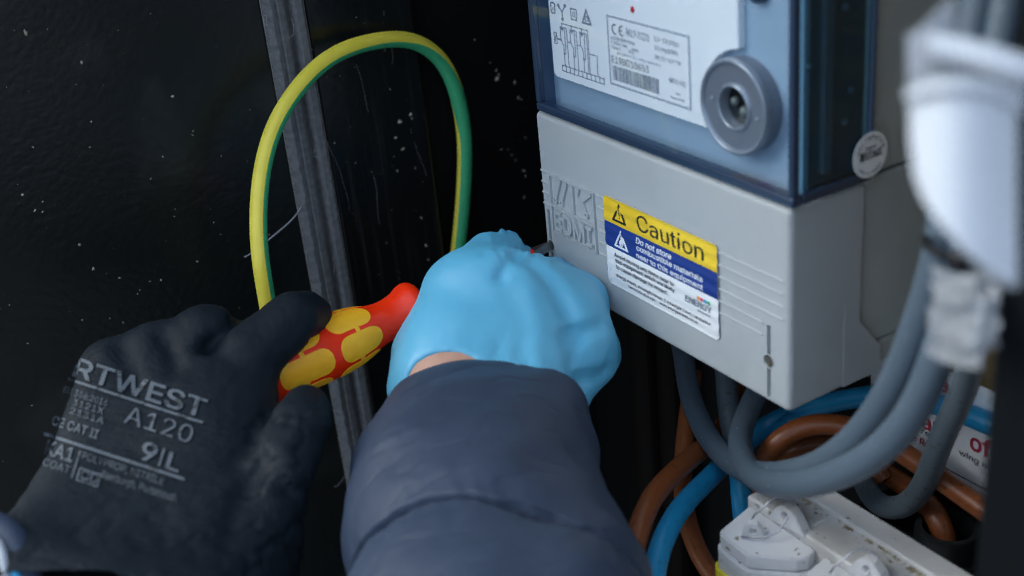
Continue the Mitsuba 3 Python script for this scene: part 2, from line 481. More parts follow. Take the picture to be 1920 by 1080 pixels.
for x, y, r in [(932, 148, 7), (935, 140, 5), (930, 132, 4), (965, 155, 5), (972, 183, 4), (977, 186, 3), (960, 290, 3), (953, 280, 3), (982, 320, 5), (985, 330, 3), (983, 370, 4), (890, 75, 3), (919, 117, 3), (940, 280, 3), (967, 300, 3), (985, 258, 3)]:
    ms.append(speck(on(x, y, 0, XL - .0140), X, r * 0.00016))
add('cabinet__dust_specks', cat(ms), 'dust', True, kind='stuff')
add('cabinet__stray_fibre', cat([sweep([on(457, 481, 0, XL) + X * .001, on(478, 466, 0, XL) + X * .002, on(505, 442, 0, XL) + X * .003, on(540, 412, 0, XL + .004) + X * .003, on(560, 385, 0, XL + .004) + X * .003], 0.00035, 8, 30)]), 'web', True)
ms = []
for _ in range(16):     # lint that clings to the seal's edges
    z = rng.uniform(-0.35, 0.06)
    y = rng.choice([-0.0828, -0.0705, -0.0612])
    p = np.array([XL + 0.004, y, z])
    ms.append(sweep([p, p + rng.normal(size=3) * .001, p + rng.normal(size=3) * .002 - Z * .002, p + rng.normal(size=3) * .003 - Z * .004], 0.00010, 5, 10))
for p0, p1, r_ in (((612, 262), (640, 330), .00013), ((640, 330), (655, 395), .00010), ((668, 120), (690, 210), .00010), ((720, 20), (735, 120), .00010), ((700, 330), (712, 420), .00012), ((640, 560), (668, 590), .00012), ((655, 700), (690, 735), .00012), ((770, 240), (800, 330), .00009)):
    a_, b_ = on(*p0, 0, XL - .0012), on(*p1, 0, XL - .0012)
    ms.append(sweep([a_, a_ * .66 + b_ * .34 + rng.normal(size=3) * .0005 + X * .0004, a_ * .33 + b_ * .67 + rng.normal(size=3) * .0005 + X * .0004, b_], r_ * .5, 5, 16))
add('cabinet__lint', cat(ms), 'web', True, kind='stuff')

# dim things deep in the cabinet, left of the cables
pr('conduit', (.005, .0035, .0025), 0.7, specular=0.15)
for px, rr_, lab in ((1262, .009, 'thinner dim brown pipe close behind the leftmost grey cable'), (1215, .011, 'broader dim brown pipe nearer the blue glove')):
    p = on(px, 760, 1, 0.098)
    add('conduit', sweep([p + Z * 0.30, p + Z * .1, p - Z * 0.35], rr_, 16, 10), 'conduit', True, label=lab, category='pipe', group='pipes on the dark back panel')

# ------------------------------------------------------------------ electricity meter
thing('electricity_meter', 'grey wall electricity meter with a blue tinted clear cover and caution sticker', 'electricity meter')
E_ = 'electricity_meter__'


def front(y):
    """a frame on the meter's front at depth y: x to the right, y up"""
    return frame((0, y, 0), X, Z)


# terminal cover: a rounded shell with two screw channels cut in
cov = rbox((0, 0, -HB), (W, 0.0412, 0), 0.0028)
try:
    import manifold3d

    def man(m):
        return manifold3d.Manifold(manifold3d.Mesh(np.asarray(m.vertices, np.float32), np.asarray(m.faces, np.uint32)))

    def tri(M_):
        q_ = M_.to_mesh()
        return trimesh.Trimesh(q_.vert_properties[:, :3], q_.tri_verts, process=False)
    body = man(cov)
    for xs, z0, z1 in ((0.1632, -0.0535, -0.0875), (0.0052, -0.0505, -0.0825)):
        body = body - man(box((xs - .0011, -.002, z1), (xs + .0011, .0030, z0)))
        body = body - man(trimesh.creation.cylinder(0.0030, 0.008, sections=32, transform=trimesh.geometry.align_vectors(Z, Y)).apply_translation((xs, 0.001, -0.0700)))
    cov = tri(body)
except Exception as e:
    print('cut failed', e)
add(E_ + 'terminal_cover', cov, 'meter_grey', 25, label='plain grey lower terminal cover')
add(E_ + 'cover_flap', ext(Polygon([(0.0405, -0.089), (0.0515, -0.0895), (0.0515, -0.0770), (0.030, -0.050), (0.030, -0.089)]), 0.0025, frame((W - 0.0022, 0, 0), Y, Z)), 'meter_grey')
add(E_ + 'base', rbox((0.003, 0.0418, -0.0765), (W - 0.0025, 0.1010, -0.0006), 0.002), 'meter_base', 30)
add(E_ + 'base', rbox((0.003, 0.0530, -0.0880), (W - 0.0027, 0.0985, -0.0766), 0.002), 'meter_base', 30)
add(E_ + 'base', rbox((0.003, 0.0418, 0.0006), (W - 0.0025, 0.1010, 0.150), 0.002), 'meter_base', 30)
for xs in (0.1632, 0.0052):
    sc = trimesh.creation.cylinder(0.0027, 0.003, sections=28, transform=trimesh.geometry.align_vectors(Z, Y)).apply_translation((xs, 0.0022, -0.0700))
    sk = add(E_ + 'screw', sc, 'brass_screw', 30)
    add(sk + '__slot', box((xs - .0025, 0.0004, -0.0704), (xs + .0025, 0.0012, -0.0696)).apply_transform(trimesh.transformations.rotation_matrix(0.5, Y, (xs, 0, -.07))), 'slot')
    add(E_ + 'screw_recess', ext(Point(0, 0).buffer(0.0034).difference(Point(0, 0).buffer(0.0029)), 0.0003, frame((xs, 0.0, -0.070), X, Z)), 'meter_grey')


def rib(x0, x1, z):
    m = rbox((x0, -0.0007, z - .00055), (x1, 0.0006, z + .00055), 0.0005)
    return m


for kx in range(4):
    add(E_ + 'raised_line', rib(0.0015, 0.0088, -0.0300 - kx * 0.0058), 'meter_grey', 40)
for kx in range(6):
    add(E_ + 'raised_line', rib(0.0480, 0.0560, -0.0300 - kx * 0.0060), 'meter_grey', 40)
    add(E_ + 'raised_line', rib(0.1335, 0.1718 if kx < 4 else 0.1600, -0.0310 - kx * 0.0056), 'meter_grey', 40)

# raised emblem: a two-storey frame with strokes above and four letters below
lx0, lx1, lz0, lz1, lzm = 0.0098, 0.0462, -0.0605, -0.0300, -0.0462
lines = [LineString([(lx0, lz0), (lx1, lz0), (lx1, lz1), (lx0, lz1), (lx0, lz0)]).buffer(.00045), LineString([(lx0, lzm), (lx1, lzm)]).buffer(.00045)]
for s in (0.0128, 0.0180):
    lines += [LineString([(s + .0062, lz1 - .0015), (s + .0018, -0.0415)]).buffer(.0007), Point(s + .0008, -0.0428).buffer(.0017).difference(Point(s + .0008, -0.0428).buffer(.0007))]
lines += [LineString([(0.0292, lz1 - .0012), (0.0292, lzm + .001)]).buffer(.0006), LineString([(0.0330, -0.0345), (0.0345, lz1 - .0015)]).buffer(.0007),
          LineString([(0.0440, lz1 - .0015), (0.0372, -0.0365), (0.0395, -0.0415)]).buffer(.0007), Point(0.0396, -0.0428).buffer(.0017).difference(Point(0.0396, -0.0428).buffer(.0007))]
emb = ext(unary_union(lines), 0.0014, front(0.0), -0.0002)
let = text('EDMI', (lx0 + .0022, 0.0002, lz0 + .0022), X, Z, 0.0098, 0.0315, 0.0017, True)
add(E_ + 'emblem', cat([emb, let]), 'meter_grey', label='raised emblem frame with the letters EDMI')

# caution sticker
cx0, cx1, cz0, cz1 = 0.0550, 0.1338, -0.0722, -0.0276
ck = E_ + 'caution_sticker'
lw, lh = cx1 - cx0, 0.0565
L0 = np.array([0.0550, -0.0009, -0.0276])


def lp(u, v):        # sticker coordinates: u to the right, v down, from its upper left corner
    return L0 + X * u - Z * v


def sticker(poly, lift):
    """a thin sheet that bows gently off the ribs, as a fine grid"""
    m = ext(poly, 0.00016)
    m = m.subdivide_to_size(0.004) if len(m.faces) < 4000 else m
    return bend(m, lift)


def bend(m, lift):
    v = np.array(m.vertices)
    wave = 0.00020 * np.sin(v[:, 1] * 1050) + 0.00035 * (meshkit.fbm(np.c_[v[:, :2] * 70, v[:, 2] * 0], 2, 3) - .5)
    P_ = np.c_[L0[0] + v[:, 0], L0[1] - lift - v[:, 2] - wave, L0[2] + v[:, 1]]
    return trimesh.Trimesh(P_, m.faces, process=False)


def ltext(s, u, v, h, width=None, bold=False, lift=0.0004):
    m = meshkit.text_mesh(s, h, 0.00010, bold)
    x0, x1 = m.bounds[0][0], m.bounds[1][0]
    m.apply_translation([-x0, 0, 0])
    if width:
        m.apply_transform(np.diag([width / (x1 - x0), 1, 1, 1]))
    m.apply_translation([u, -v, 0])
    return bend(m, lift)


HT = 0.0448
full = rr(0, -HT, lw, 0, 0.0022)
add(ck, sticker(full, 0.0), 'label_white', True, label='yellow, blue and white caution sticker')
add(ck + '__yellow_band', sticker(full.intersection(sbox(0, -0.0126, lw, 0)), 0.00022), 'label_yellow', True)
add(ck + '__blue_band', sticker(full.intersection(sbox(0, -0.0252, lw, -0.0127)), 0.00022), 'label_blue', True)


def tri_ring(cx, cy, w, h, t):
    o = Polygon([(cx - w / 2, cy - h / 2), (cx + w / 2, cy - h / 2), (cx, cy + h / 2)]).buffer(.0003)
    return o.difference(Polygon([(cx - w / 2, cy - h / 2), (cx + w / 2, cy - h / 2), (cx, cy + h / 2)]).buffer(-t))


sign = unary_union([tri_ring(0.0118, -0.0060, 0.0098, 0.0086, .0008), LineString([(0.0118, -0.0042), (0.0118, -0.0072)]).buffer(.00036), Point(0.0118, -0.0084).buffer(.00040)])
add(ck + '__warning_triangle', bend(ext(sign, .0001), .0004), 'ink_black')
flame = affinity.translate(Polygon([(0.0106, -0.0152), (0.0121, -0.0176), (0.0119, -0.0190), (0.0113, -0.0201), (0.0099, -0.0201), (0.0092, -0.0190), (0.0092, -0.0178), (0.0100, -0.0172)]).buffer(.0001).difference(Polygon([(0.0106, -0.0186), (0.0110, -0.0199), (0.0102, -0.0199)])), .0017, -.0022)
add(ck + '__flame_triangle', bend(ext(unary_union([tri_ring(0.0123, -0.0190, 0.0100, 0.0086, .0008), flame]), .0001), .0004), 'ink_white')
add(ck + '__lettering', ltext('Caution', 0.0250, 0.0098, 0.0076, 0.0455), 'ink_black')
add(ck + '__lettering', cat([ltext('Do not store', 0.0238, 0.0166, 0.0026, 0.0250, True), ltext('combustible materials', 0.0235, 0.0203, 0.0026, 0.0456, True), ltext('near to this equipment', 0.0235, 0.0240, 0.0026, 0.0461, True)]), 'ink_white')
add(ck + '__lettering', cat([ltext('Avoid storing any items near to', 0.0066, 0.0291, 0.0020, 0.0434), ltext('this equipment which are likely', 0.0066, 0.0322, 0.0020, 0.0434), ltext('to cause damage by impact.', 0.0074, 0.0351, 0.0020, 0.0380),
     ltext('Energy Assets, Arkwright House, 2 Arkwright Court, Lancashire', 0.0072, 0.0394, 0.0014, 0.0664), ltext('Tel: 01254 819 600', 0.0160, 0.0420, 0.0014, 0.0200), ltext('www.energyassets.co.uk', 0.0392, 0.0418, 0.0014, 0.0262)]), 'print_dark')
add(ck + '__logo', cat([ltext('ENERGY', 0.0574, 0.0333, 0.0028, 0.0172, True), ltext('assets', 0.0655, 0.0352, 0.0011, 0.0085)]), 'print_grey')
for kx, c_ in enumerate(('orange', 'pink', 'cyan', 'green')):
    add(ck + '__logo_dot', bend(ext(Point(0.0664 + kx * .0023, -0.0287).buffer(.0009), .0001), .0004), 'ink_' + c_)

# upper part behind the tinted cover
ZT = 0.150
pc = on(1377, 201, 1, .0020)[[0, 2]]
add(E_ + 'inner_body', box((0.0040, 0.0130, 0.0040), (W - .004, 0.0410, ZT)), 'inside')
add(E_ + 'bezel', rbox((0.0050, 0.0095, 0.0014), (W - .0035, 0.0128, ZT), 0.0008), 'bezel', 30)
plate = rr(0.0112, 0.0183, 0.1407, ZT, 0.003).difference(Point(*pc).buffer(0.0215, quad_segs=32)).buffer(-.0012).buffer(.0012)
add(E_ + 'faceplate', bevel_ext(plate, 0.0035, 0.0006, front(0.0094)), 'faceplate', 30, label='white printed faceplate behind the tinted cover')
YF = 0.00585
rk = E_ + 'rating_label'
RX0, RX1, RZ0, RZ1 = 0.0567, 0.1121, 0.0237, 0.0548
rect = sbox(RX0, RZ0, RX1, RZ1)
add(rk, cat([ext(rect, .0001, front(YF))]), 'paper', label='white rating label with a bar code')
add(rk + '__border', ext(rect.difference(rect.buffer(-.0009)), .0001, front(YF - .00015)), 'print_soft')


def ft(s, x, z, h, w=None, bold=False, y=YF - .00015):
    return text(s, (x, y, z), X, Z, h, w, .0001, bold)


ce = unary_union([Point(0, 0).buffer(.0024).difference(Point(0, 0).buffer(.0018)).intersection(sbox(-.003, -.003, .0006, .003)),
                  affinity.translate(Point(0, 0).buffer(.0024).difference(Point(0, 0).buffer(.0018)).intersection(sbox(-.003, -.003, .0006, .003)).union(sbox(-.0022, -.0003, .0002, .0003)), .0050, 0)])
add(rk + '__lettering', cat([ext(affinity.translate(ce, 0.0625, 0.0492), .0001, front(YF - .00015)), ft('E19BG10653', 0.0588, 0.0340, 0.0031, 0.0262)]), 'print_dark')
add(rk + '__lettering', cat([ft('M19 0120', 0.0705, 0.0478, 0.0032, 0.0155), ft('3x230/400V 50Hz', 0.0590, 0.0445, 0.0014, 0.0170), ft('5-100A 2.5kA', 0.0590, 0.0424, 0.0013, 0.0115), ft('Class B', 0.0590, 0.0404, 0.0013, 0.0065), ft('50Hz', 0.0740, 0.0418, .0013, .0045), ft('IP51', 0.0715, 0.0404, .0013, .0035),
     ft('0,5-10(100)A', 0.0895, 0.0490, 0.0019, 0.0160), ft('10 imp/kWh', 0.0895, 0.0452, 0.0019, 0.0150), ft('SN 212 107 FW', 0.0895, 0.0414, 0.0016, 0.0170), ft('EN 62053-21 : 2003 : 50470-3', 0.0632, 0.0384, 0.0010, 0.0300), ft('MK10-E01', 0.0985, 0.0330, 0.0021, 0.0105), ft('2019', 0.1022, 0.0285, .0009, .003), ft('Made in 2019', 0.0990, 0.0264, .0009, .009)]), 'print_grey')
bars, x = [], 0.0592
rb = random.Random(3)
while x < 0.0915:
    w_ = rb.choice([.00035, .00035, .0007, .0010])
    bars.append(sbox(x, 0.0262, x + w_, 0.0328))
    x += w_ + rb.choice([.0004, .0004, .0007])
add(rk + '__bar_code', ext(unary_union(bars), .0001, front(YF - .00015)), 'print_grey')
sk = E_ + 'circuit_diagram'
dl = []


def dline(*pts, w=.00022):
    dl.append(LineString(pts).buffer(w))


tx0, tx1 = 0.0190, 0.0520
dl.append(sbox(tx0, 0.0222, tx1, 0.0252).difference(sbox(tx0 + .0004, 0.0226, tx1 - .0004, 0.0248)))
for kx in range(10):
    dline((tx0 + .0033 * (kx + 1), 0.0222), (tx0 + .0033 * (kx + 1), .0252))
dline((0.0212, 0.0450), (0.0415, 0.0450), (0.0415, 0.0252))
dline((0.0415, 0.0345), (0.0475, 0.0345), (0.0475, .0252))
dl.append(sbox(0.0140, 0.0345, 0.0166, 0.0400).difference(sbox(0.0144, 0.0349, 0.0162, 0.0396)))
dline((0.0142, 0.0347), (0.0164, 0.0398))
dline((0.0166, 0.0373), (0.0200, 0.0373))
for kx in range(3):
    x = 0.0212 + kx * 0.0078
    dline((x, 0.0450), (x, 0.0420))
    dl.append(Polygon([(x - .0013, .0432), (x + .0013, .0432), (x, .0415)]).buffer(.0001))
    dl.append(Point(x, 0.0450).buffer(.0004))
    dline((x - .0015, 0.0435), (x - .0015, .0375), (x + .0004, .0345), (x + .0004, .0252))
    dline((x + .0018, 0.0435), (x + .0018, .0310), (x + .0004, .0310))
    dline((x + .0036, 0.0252), (x + .0036, .0430), (x + .0018, .0435))
    dline((x - .0040, 0.0370), (x - .0015, 0.0370))
    dl.append(Point(x + .0004, 0.0310).buffer(.0006))
add(sk, ext(unary_union(dl), .0001, front(YF)), 'print_grey')
ic = [rr(0.0130, 0.0485, 0.0168, 0.0540, .001).difference(rr(0.0137, 0.0492, 0.0161, 0.0533, .0006)), sbox(.0146, .0500, .0152, .0514),
      LineString([(.0196, .0528), (.0222, .0505), (.0248, .0535)]).buffer(.0003), LineString([(.0222, .0505), (.0222, .0478)]).buffer(.0003), Point(.0196, .0530).buffer(.0009), Point(.0248, .0537).buffer(.0009), Point(.0222, .0472).buffer(.0009),
      sbox(.0290, .0480, .0340, .0535).difference(sbox(.0296, .0486, .0334, .0529)), sbox(.0305, .0495, .0325, .0520).difference(sbox(.0309, .0499, .0321, .0516)),
      Polygon([(.0378, .0480), (.0448, .0480), (.0413, .0545)]).buffer(.0003).difference(Polygon([(.0388, .0486), (.0438, .0486), (.0413, .0533)])), Point(.0413, .0503).buffer(.0013).difference(Point(.0413, .0503).buffer(.0008))]
add(E_ + 'approval_icons', ext(unary_union(ic), .0001, front(YF)), 'print_grey')
add(E_ + 'faceplate_lettering', ft('kWh', 0.0700, 0.0655, .0022, .0075), 'print_dark')
add(E_ + 'indicator_lamp', trimesh.creation.icosphere(2, 0.0012).apply_transform(np.diag([1, .5, 1.25, 1])).apply_translation((0.0755, 0.0058, 0.0597)), 'red_led', True, label='small red indicator lamp')
add(E_ + 'button', revolve([(0, 0), (0, .0048), (.003, .0046), (.0042, .0036), (.0044, 0)], (0.1495, 0.0098, 0.0775), -Y), 'rim_blue', 40, label='round dark blue button')
pk = E_ + 'optical_port'
add(pk, revolve([(.0, .0186), (.0068, .0186), (.0076, .0180), (.0078, .0172), (.0074, .0168), (.0071, .0098), (.0078, .0090), (.0078, .0082), (.0030, .0074), (.0030, 0)], (pc[0], 0.0095, pc[1]), -Y, 64), 'port', 35, label='round grey optical reading port')
add(pk + '__rim', revolve([(.0066, .0192), (.0084, .0190), (.0089, .0183), (.0086, .0175), (.0072, .0170)], (pc[0], 0.0095, pc[1]), -Y, 64), 'port_edge', True)
add(pk + '__inner_ring', revolve([(.0072, .0096), (.0084, .0091), (.0085, .0083), (.0078, .0079), (.0030, .0076)], (pc[0], 0.0095, pc[1]), -Y, 48), 'port_edge', True)
add(pk + '__well', ext(Point(*pc).buffer(.0075), .0004, front(0.0062)), 'lens_dark')
for dx, dz, r_ in ((-.0028, .0012, .0018), (.0030, -.0018, .0024)):
    add(pk + '__diode', trimesh.creation.icosphere(3, r_).apply_translation((pc[0] + dx, .0050, pc[1] + dz)), 'bulb', True)
for dx in (-.0128, .0128):
    add(pk + '__stud', trimesh.creation.icosphere(2, .0008).apply_translation((pc[0] + dx, .0021, pc[1] + (-.002 if dx > 0 else .001))), 'port_edge', True)

# tinted cover: clear sheets in a thick-edged frame
gx0, gx1, gz0, gy = 0.0035, 0.1772, 0.0012, -0.0010
sheet = rr(gx0 + .0055, gz0 + .0055, gx1 - .0040, ZT)
v_, f_ = trimesh.creation.triangulate_polygon(sbox(gx0 + .0010, gz0 + .0030, gx1 - .0020, ZT), engine='earcut')
add(E_ + 'clear_front', trimesh.Trimesh(np.c_[v_[:, 0], np.full(len(v_), gy + .0006), v_[:, 1]], f_, process=False), 'cover_clear', label='clear blue tinted front window')
v4 = np.array([(gx1 - .0006, gy + .003, gz0 + .003), (gx1 - .0006, .0395, gz0 + .003), (gx1 - .0006, .0395, ZT), (gx1 - .0006, gy + .003, ZT)])
add(E_ + 'clear_side', trimesh.Trimesh(v4, [[0, 1, 2], [0, 2, 3]], process=False), 'cover_side')
add(E_ + 'inner_rib', box((W - .0038, .0180, .0090), (W - .0012, .0224, ZT)), 'inside_rib')
for zz, yy in ((.026, .031), (.038, .034), (.070, .030), (.052, .012), (.080, .009)):
    add(E_ + 'inner_rivet', trimesh.creation.icosphere(2, .0016).apply_translation((W - .0036, yy, zz)), 'inside_rib', True)
rim = [rbox((gx0, gy, gz0), (gx1, gy + .0055, gz0 + .0044), .0013), rbox((gx1 - .0032, gy, gz0 + .0040), (gx1, gy + .0040, ZT), .0013), rbox((gx0, gy, gz0 + .0040), (gx0 + .0036, gy + .0040, ZT), .0013)]
rk2 = E_ + 'cover_rim'
add(rk2, rim[0], 'rim_blue', 30)
add(rk2, rim[1], 'rim_blue', 30)
add(rk2, rim[2], 'rim_blue', 30)
add(E_ + 'cover_side_wall', rbox((gx0 + .0002, gy + .0042, gz0 + .0002), (gx0 + .0020, .0405, ZT), .0006), 'rim_pale' if 'bsdf_rim_pale' in scene else mat('rim_pale', dict(type='principled', base_color=rgb(.06, .10, .17), roughness=0.25)), 30)
add(rk2, rbox((gx1 - .0030, gy + .0056, gz0), (gx1, .0412, gz0 + .0042), .0012), 'rim_blue', 30)
add(rk2, rbox((gx1 - .0022, .0385, gz0 + .0044), (gx1 + .0002, .0412, ZT), .0008), 'rim_pale', 30)

# round seal sticker on the cover's side
skey = E_ + 'round_sticker'
so = np.array([gx1 + .0007, 0.0385, 0.0125])
sf = frame(so, Y, Z)
add(skey, ext(Point(0, 0).buffer(.0092, quad_segs=24), .0002, sf), 'paper', label='round white sticker with dark lettering')
sm = []
for kx, ch in enumerate('CALIBRATED'):
    a = math.radians(162 - kx * 16)
    sm.append(text(ch, so + X * .0003 + Y * (.0064 * math.cos(a)) + Z * (.0064 * math.sin(a)), Y * math.sin(a) - Z * math.cos(a), Y * math.cos(a) + Z * math.sin(a), .0014, None, .0001, True, True))
for kx, ch in enumerate('VOID IF BROKEN'):
    a = math.radians(222 + kx * 7.2)
    if ch != ' ':
        sm.append(text(ch, so + X * .0003 + Y * (.0078 * math.cos(a)) + Z * (.0078 * math.sin(a)), -Y * math.sin(a) + Z * math.cos(a), -Y * math.cos(a) - Z * math.sin(a), .0009, None, .0001, False, True))
sm.append(text('EDMI', so + X * .0003 - Y * .0028 - Z * .0014, Y, Z, .0030, .0090, .0001, True))
sm.append(ext(sbox(-.0056, -.0016, -.0034, .0018), .0001, frame(so + X * .0003, Y, Z)))
sm.append(text('WARRANTY', so + X * .0003 - Y * .0030 + Z * .0024, Y, Z, .0011, .0062, .0001))
add(skey + '__lettering', cat(sm), 'print_dark')

# ------------------------------------------------------------------ notice sheet, fuse cut-out
thing('notice_sheet', 'white printed notice with red words behind the looped cables', 'notice')
yn = 0.0990
n0 = on(1640, 655, 1, yn)
sheet_poly = sbox(0.1285, -0.1700, 0.262, -0.1085)
m = ext(sheet_poly, .0003, front(yn)).subdivide_to_size(.008)
add('notice_sheet__paper', m, 'paper')


def nt(s, px, py, h, w=None, bold=False):
    p = on(px, py, 1, yn - .0006)
    return text(s, p, X, Z, h, w, .0001, bold)


add('notice_sheet__lettering', cat([nt('a', 1760, 730, .0078, None, True), nt('an', 1728, 800, .0078, None, True), nt('or Read', 1706, 822, .0034, None, True), nt('of', 1818, 840, .0085, None, True)]), 'ink_red', label='red printed words')
add('notice_sheet__lettering', cat([nt('e remov', 1712, 803, .0028, .022), nt('wing meter', 1798, 852, .0030, .026), ext(sbox(.16, -.1655, .262, -.1650), .0001, front(yn - .0006)), ext(sbox(.16, -.1600, .262, -.1595), .0001, front(yn - .0006))]), 'print_dark')

thing('fuse_cutout', 'grimy white service fuse block below the looped cables', 'fuse block')
# the block runs along x; its parts are laid out from the seam between carriers and housing
S0 = at(1407, 948, .540)
ZS = S0[2]
S1 = on(1776, 1049, 2, ZS + .004)
yb = on(1600, 941, 2, ZS + .004)[1]
FU = 'fuse_cutout__'
xL = S0[0] - .003
hous = rbox((xL, S0[1] + .0005, ZS - .06), (xL + .30, yb, ZS + .0035), .0015)
add(FU + 'housing', hous, 'fuse_white', 30)
yd = yb - S0[1]
add(FU + 'cover_strip', rbox((xL + .002, S0[1] + yd * .56, ZS + .0032), (xL + .298, yb - .002, ZS + .0062), .0012), 'fuse_white', 30)
gr = [speck(np.array([xL + rng.uniform(.004, .29), S0[1] + yd * .55 + rng.normal() * .0006, ZS + .0036]), Z, rng.uniform(.0004, .0011), .3) for _ in range(240)]
gr += [speck(np.array([xL + rng.uniform(.004, .29), rng.uniform(S0[1], yb), ZS + .0036 + (.0026 if 0 else 0)]), Z, rng.uniform(.0002, .0005), .3) for _ in range(160)]
add(FU + 'grime', cat(gr), 'grime', True, kind='stuff')
for kx in range(4):
    x0 = xL + .002 + kx * .0446
    add(FU + 'raised_pad', rbox((x0 + .014, S0[1] + yd * .22, ZS + .0030), (x0 + .032, S0[1] + yd * .46, ZS + .0046), .0008), 'fuse_white', 30)


def carrier(x0, y0):
    key, i_ = FU + 'carrier', 0
    while key in labels or key in scene:
        i_ += 1
        key = f'{FU}carrier_{i_:03d}'
    pl = Polygon([(0, 0), (.0388, 0), (.0398, -.0045), (.0370, -.0085), (.0215, -.0192), (.0190, -.0198), (.0030, -.0192), (.0008, -.0178)]).buffer(-.0008).buffer(.0008)
    sh = np.eye(4)
    sh[2, 1] = .24
    fr = frame((x0, y0, ZS + .0004), X, Y) @ sh
    add(key, bevel_ext(pl, .0062, .0010, fr, -.0062), 'fuse_carrier', 25)
    add(key + '__front_plate', bevel_ext(pl.buffer(.0010), .0105, .0008, frame((x0, y0, ZS - .0010), X, Y) @ sh, -.0165), 'fuse_carrier', 25)
    add(key + '__fuse_band', ext(pl.buffer(.0024, join_style=1), .0300, frame((x0, y0, ZS - .004), X, Y), -.0480), 'fuse_yellow')
    # two lugs with a hole each and the wire seal that ties them
    c1 = np.array([x0 + .0140, y0 - .0105, ZS - .0026])
    c2 = np.array([x0 + .0228, y0 + .0030, ZS + .0034])
    lug1 = Polygon([(-.0040, 0), (.0040, 0), (.0030, .0062), (.0016, .0082), (-.0016, .0082), (-.0030, .0062)]).buffer(.0008).difference(Point(0.0002, .0052).buffer(.0017))
    lug2 = Polygon([(-.0085, 0), (.0085, 0), (.0052, .0058), (.0020, .0086), (-.0020, .0086), (-.0052, .0058)]).buffer(.0008).difference(Point(-.0004, .0052).buffer(.0018))
    f1, f2 = frame(c1, X * .80 + Y * .60, Z * .95 - Y * .10), frame(c2, X * .98 + Y * .12, Z * .96)
    add(key + '__lug', bevel_ext(lug1.buffer(0), .0030, .0004, f1), 'fuse_carrier', 30)
    add(key + '__lug', bevel_ext(lug2.buffer(0), .0046, .0006, f2), 'fuse_carrier', 30)
    a = (f1 @ [.0002, .0052, .0015, 1])[:3]
    b_ = (f2 @ [-.0004, .0052, .0020, 1])[:3]
    up_ = np.array([-.002, .004, .0085])
    loop = [a + np.array([-.0030, -.001, -.0045]), a + np.array([-.0020, 0, -.0005]), a + np.array([-.0022, .002, .0040]), a * .72 + b_ * .28 + up_ * .9, a * .4 + b_ * .6 + up_, b_ + np.array([.002, .002, .0045]), b_ + np.array([.0016, -.002, .000]), b_ * .8 + a * .2 + np.array([.003, -.005, -.0035]), b_ * .45 + a * .55 + np.array([.001, -.006, -.0045]), a + np.array([-.0025, -.0035, -.0040]), a + np.array([-.0042, -.0028, -.0052])]
    add(key + '__seal_wire', sweep(loop, .00042, 8, 90), 'seal_wire', True)
    add(key + '__seal_crimp', trimesh.creation.capsule(.0022, .0009, [8, 8]).apply_transform(frame(loop[0] + np.array([0, -.001, -.001]), X + Z * .5, Y)), 'seal_wire', True)
    return key


carrier(S0[0], S0[1] - .0003)
carrier(S0[0] + .0446, S0[1] - .0003)

thing('cable_gland', 'black round gland at the bottom right with an orange brown cable in it', 'gland')
gc = at(1778, 985, .577)
add('cable_gland__collar', revolve([(-.08, .0150), (-.002, .0150), (0, .0142), (0, .0118), (-.002, .0112), (-.05, .0112)], gc, Z, 40), 'gland', 30)
add('cable_gland__lock_ring', revolve([(-.030, .0148), (-.030, .0185), (-.016, .0185), (-.014, .0178), (-.014, .0148)], gc, Z, 8), 'gland', 20)
add('terminal_tray', rbox(at(1690, 1000, .60) - np.array([.03, .0, .05]), at(1690, 1000, .60) + np.array([.17, .045, .0]), .002), 'gland', 30, label='black tray behind the fuse block that holds the gland', category='tray')


# ------------------------------------------------------------------ cables
def cable(name, pts, r, m, label, group=None, wob=.0004, n=22, samples=110):
    P_ = [at(*p) for p in pts]
    return add(name, sweep(P_, r, n, samples, wob=wob, seed=len(scene)), m, True, label=label, category='cable', **({'group': group} if group else {}))


RG = .0055
cable('grey_cable', [(1258, 590, .66), (1281, 660, .647), (1292, 730, .634), (1317, 800, .612), (1352, 850, .586), (1400, 882, .550), (1470, 889, .508), (1548, 864, .472), (1618, 807, .442), (1686, 702, .412), (1722, 612, .397), (1750, 525, .387), (1768, 440, .381), (1792, 250, .375), (1828, 50, .370), (1850, -90, .366)], RG, 'grey_cable', 'grey cable leaving the meter furthest left, upper of the two rising side by side', 'grey meter cables')
cable('grey_cable', [(1356, 640, .640), (1362, 711, .632), (1366, 765, .626), (1378, 825, .620), (1410, 878, .606), (1480, 895, .586), (1560, 870, .585), (1602, 850, .605), (1618, 895, .616), (1645, 942, .604), (1688, 950, .590), (1732, 908, .566), (1766, 822, .534), (1805, 733, .508), (1828, 640, .470), (1842, 560, .440), (1852, 470, .420), (1876, 280, .402), (1906, 60, .392), (1930, -90, .386)], RG, 'grey_dirty', 'grimy grey cable with the lowest loop at the far right', 'grey meter cables')
cable('grey_cable', [(1440, 690, .612), (1412, 751, .600), (1391, 804, .585), (1390, 852, .562), (1416, 893, .530), (1478, 909, .488), (1551, 897, .455), (1633, 856, .426), (1711, 774, .402), (1762, 658, .387), (1794, 560, .379), (1813, 470, .375), (1838, 300, .370), (1880, 60, .365), (1905, -90, .361)], RG, 'grey_cable', 'grey cable sweeping from under the meter in the front loop', 'grey meter cables')
RB = .0046
cable('brown_cable', [(1176, 1090, .530), (1196, 1000, .542), (1226, 930, .562), (1280, 872, .592), (1335, 825, .632), (1372, 770, .664), (1385, 690, .68)], .0050, 'brown_cable', 'orange brown cable beside the sleeve, curving up to the meter', 'brown cables')
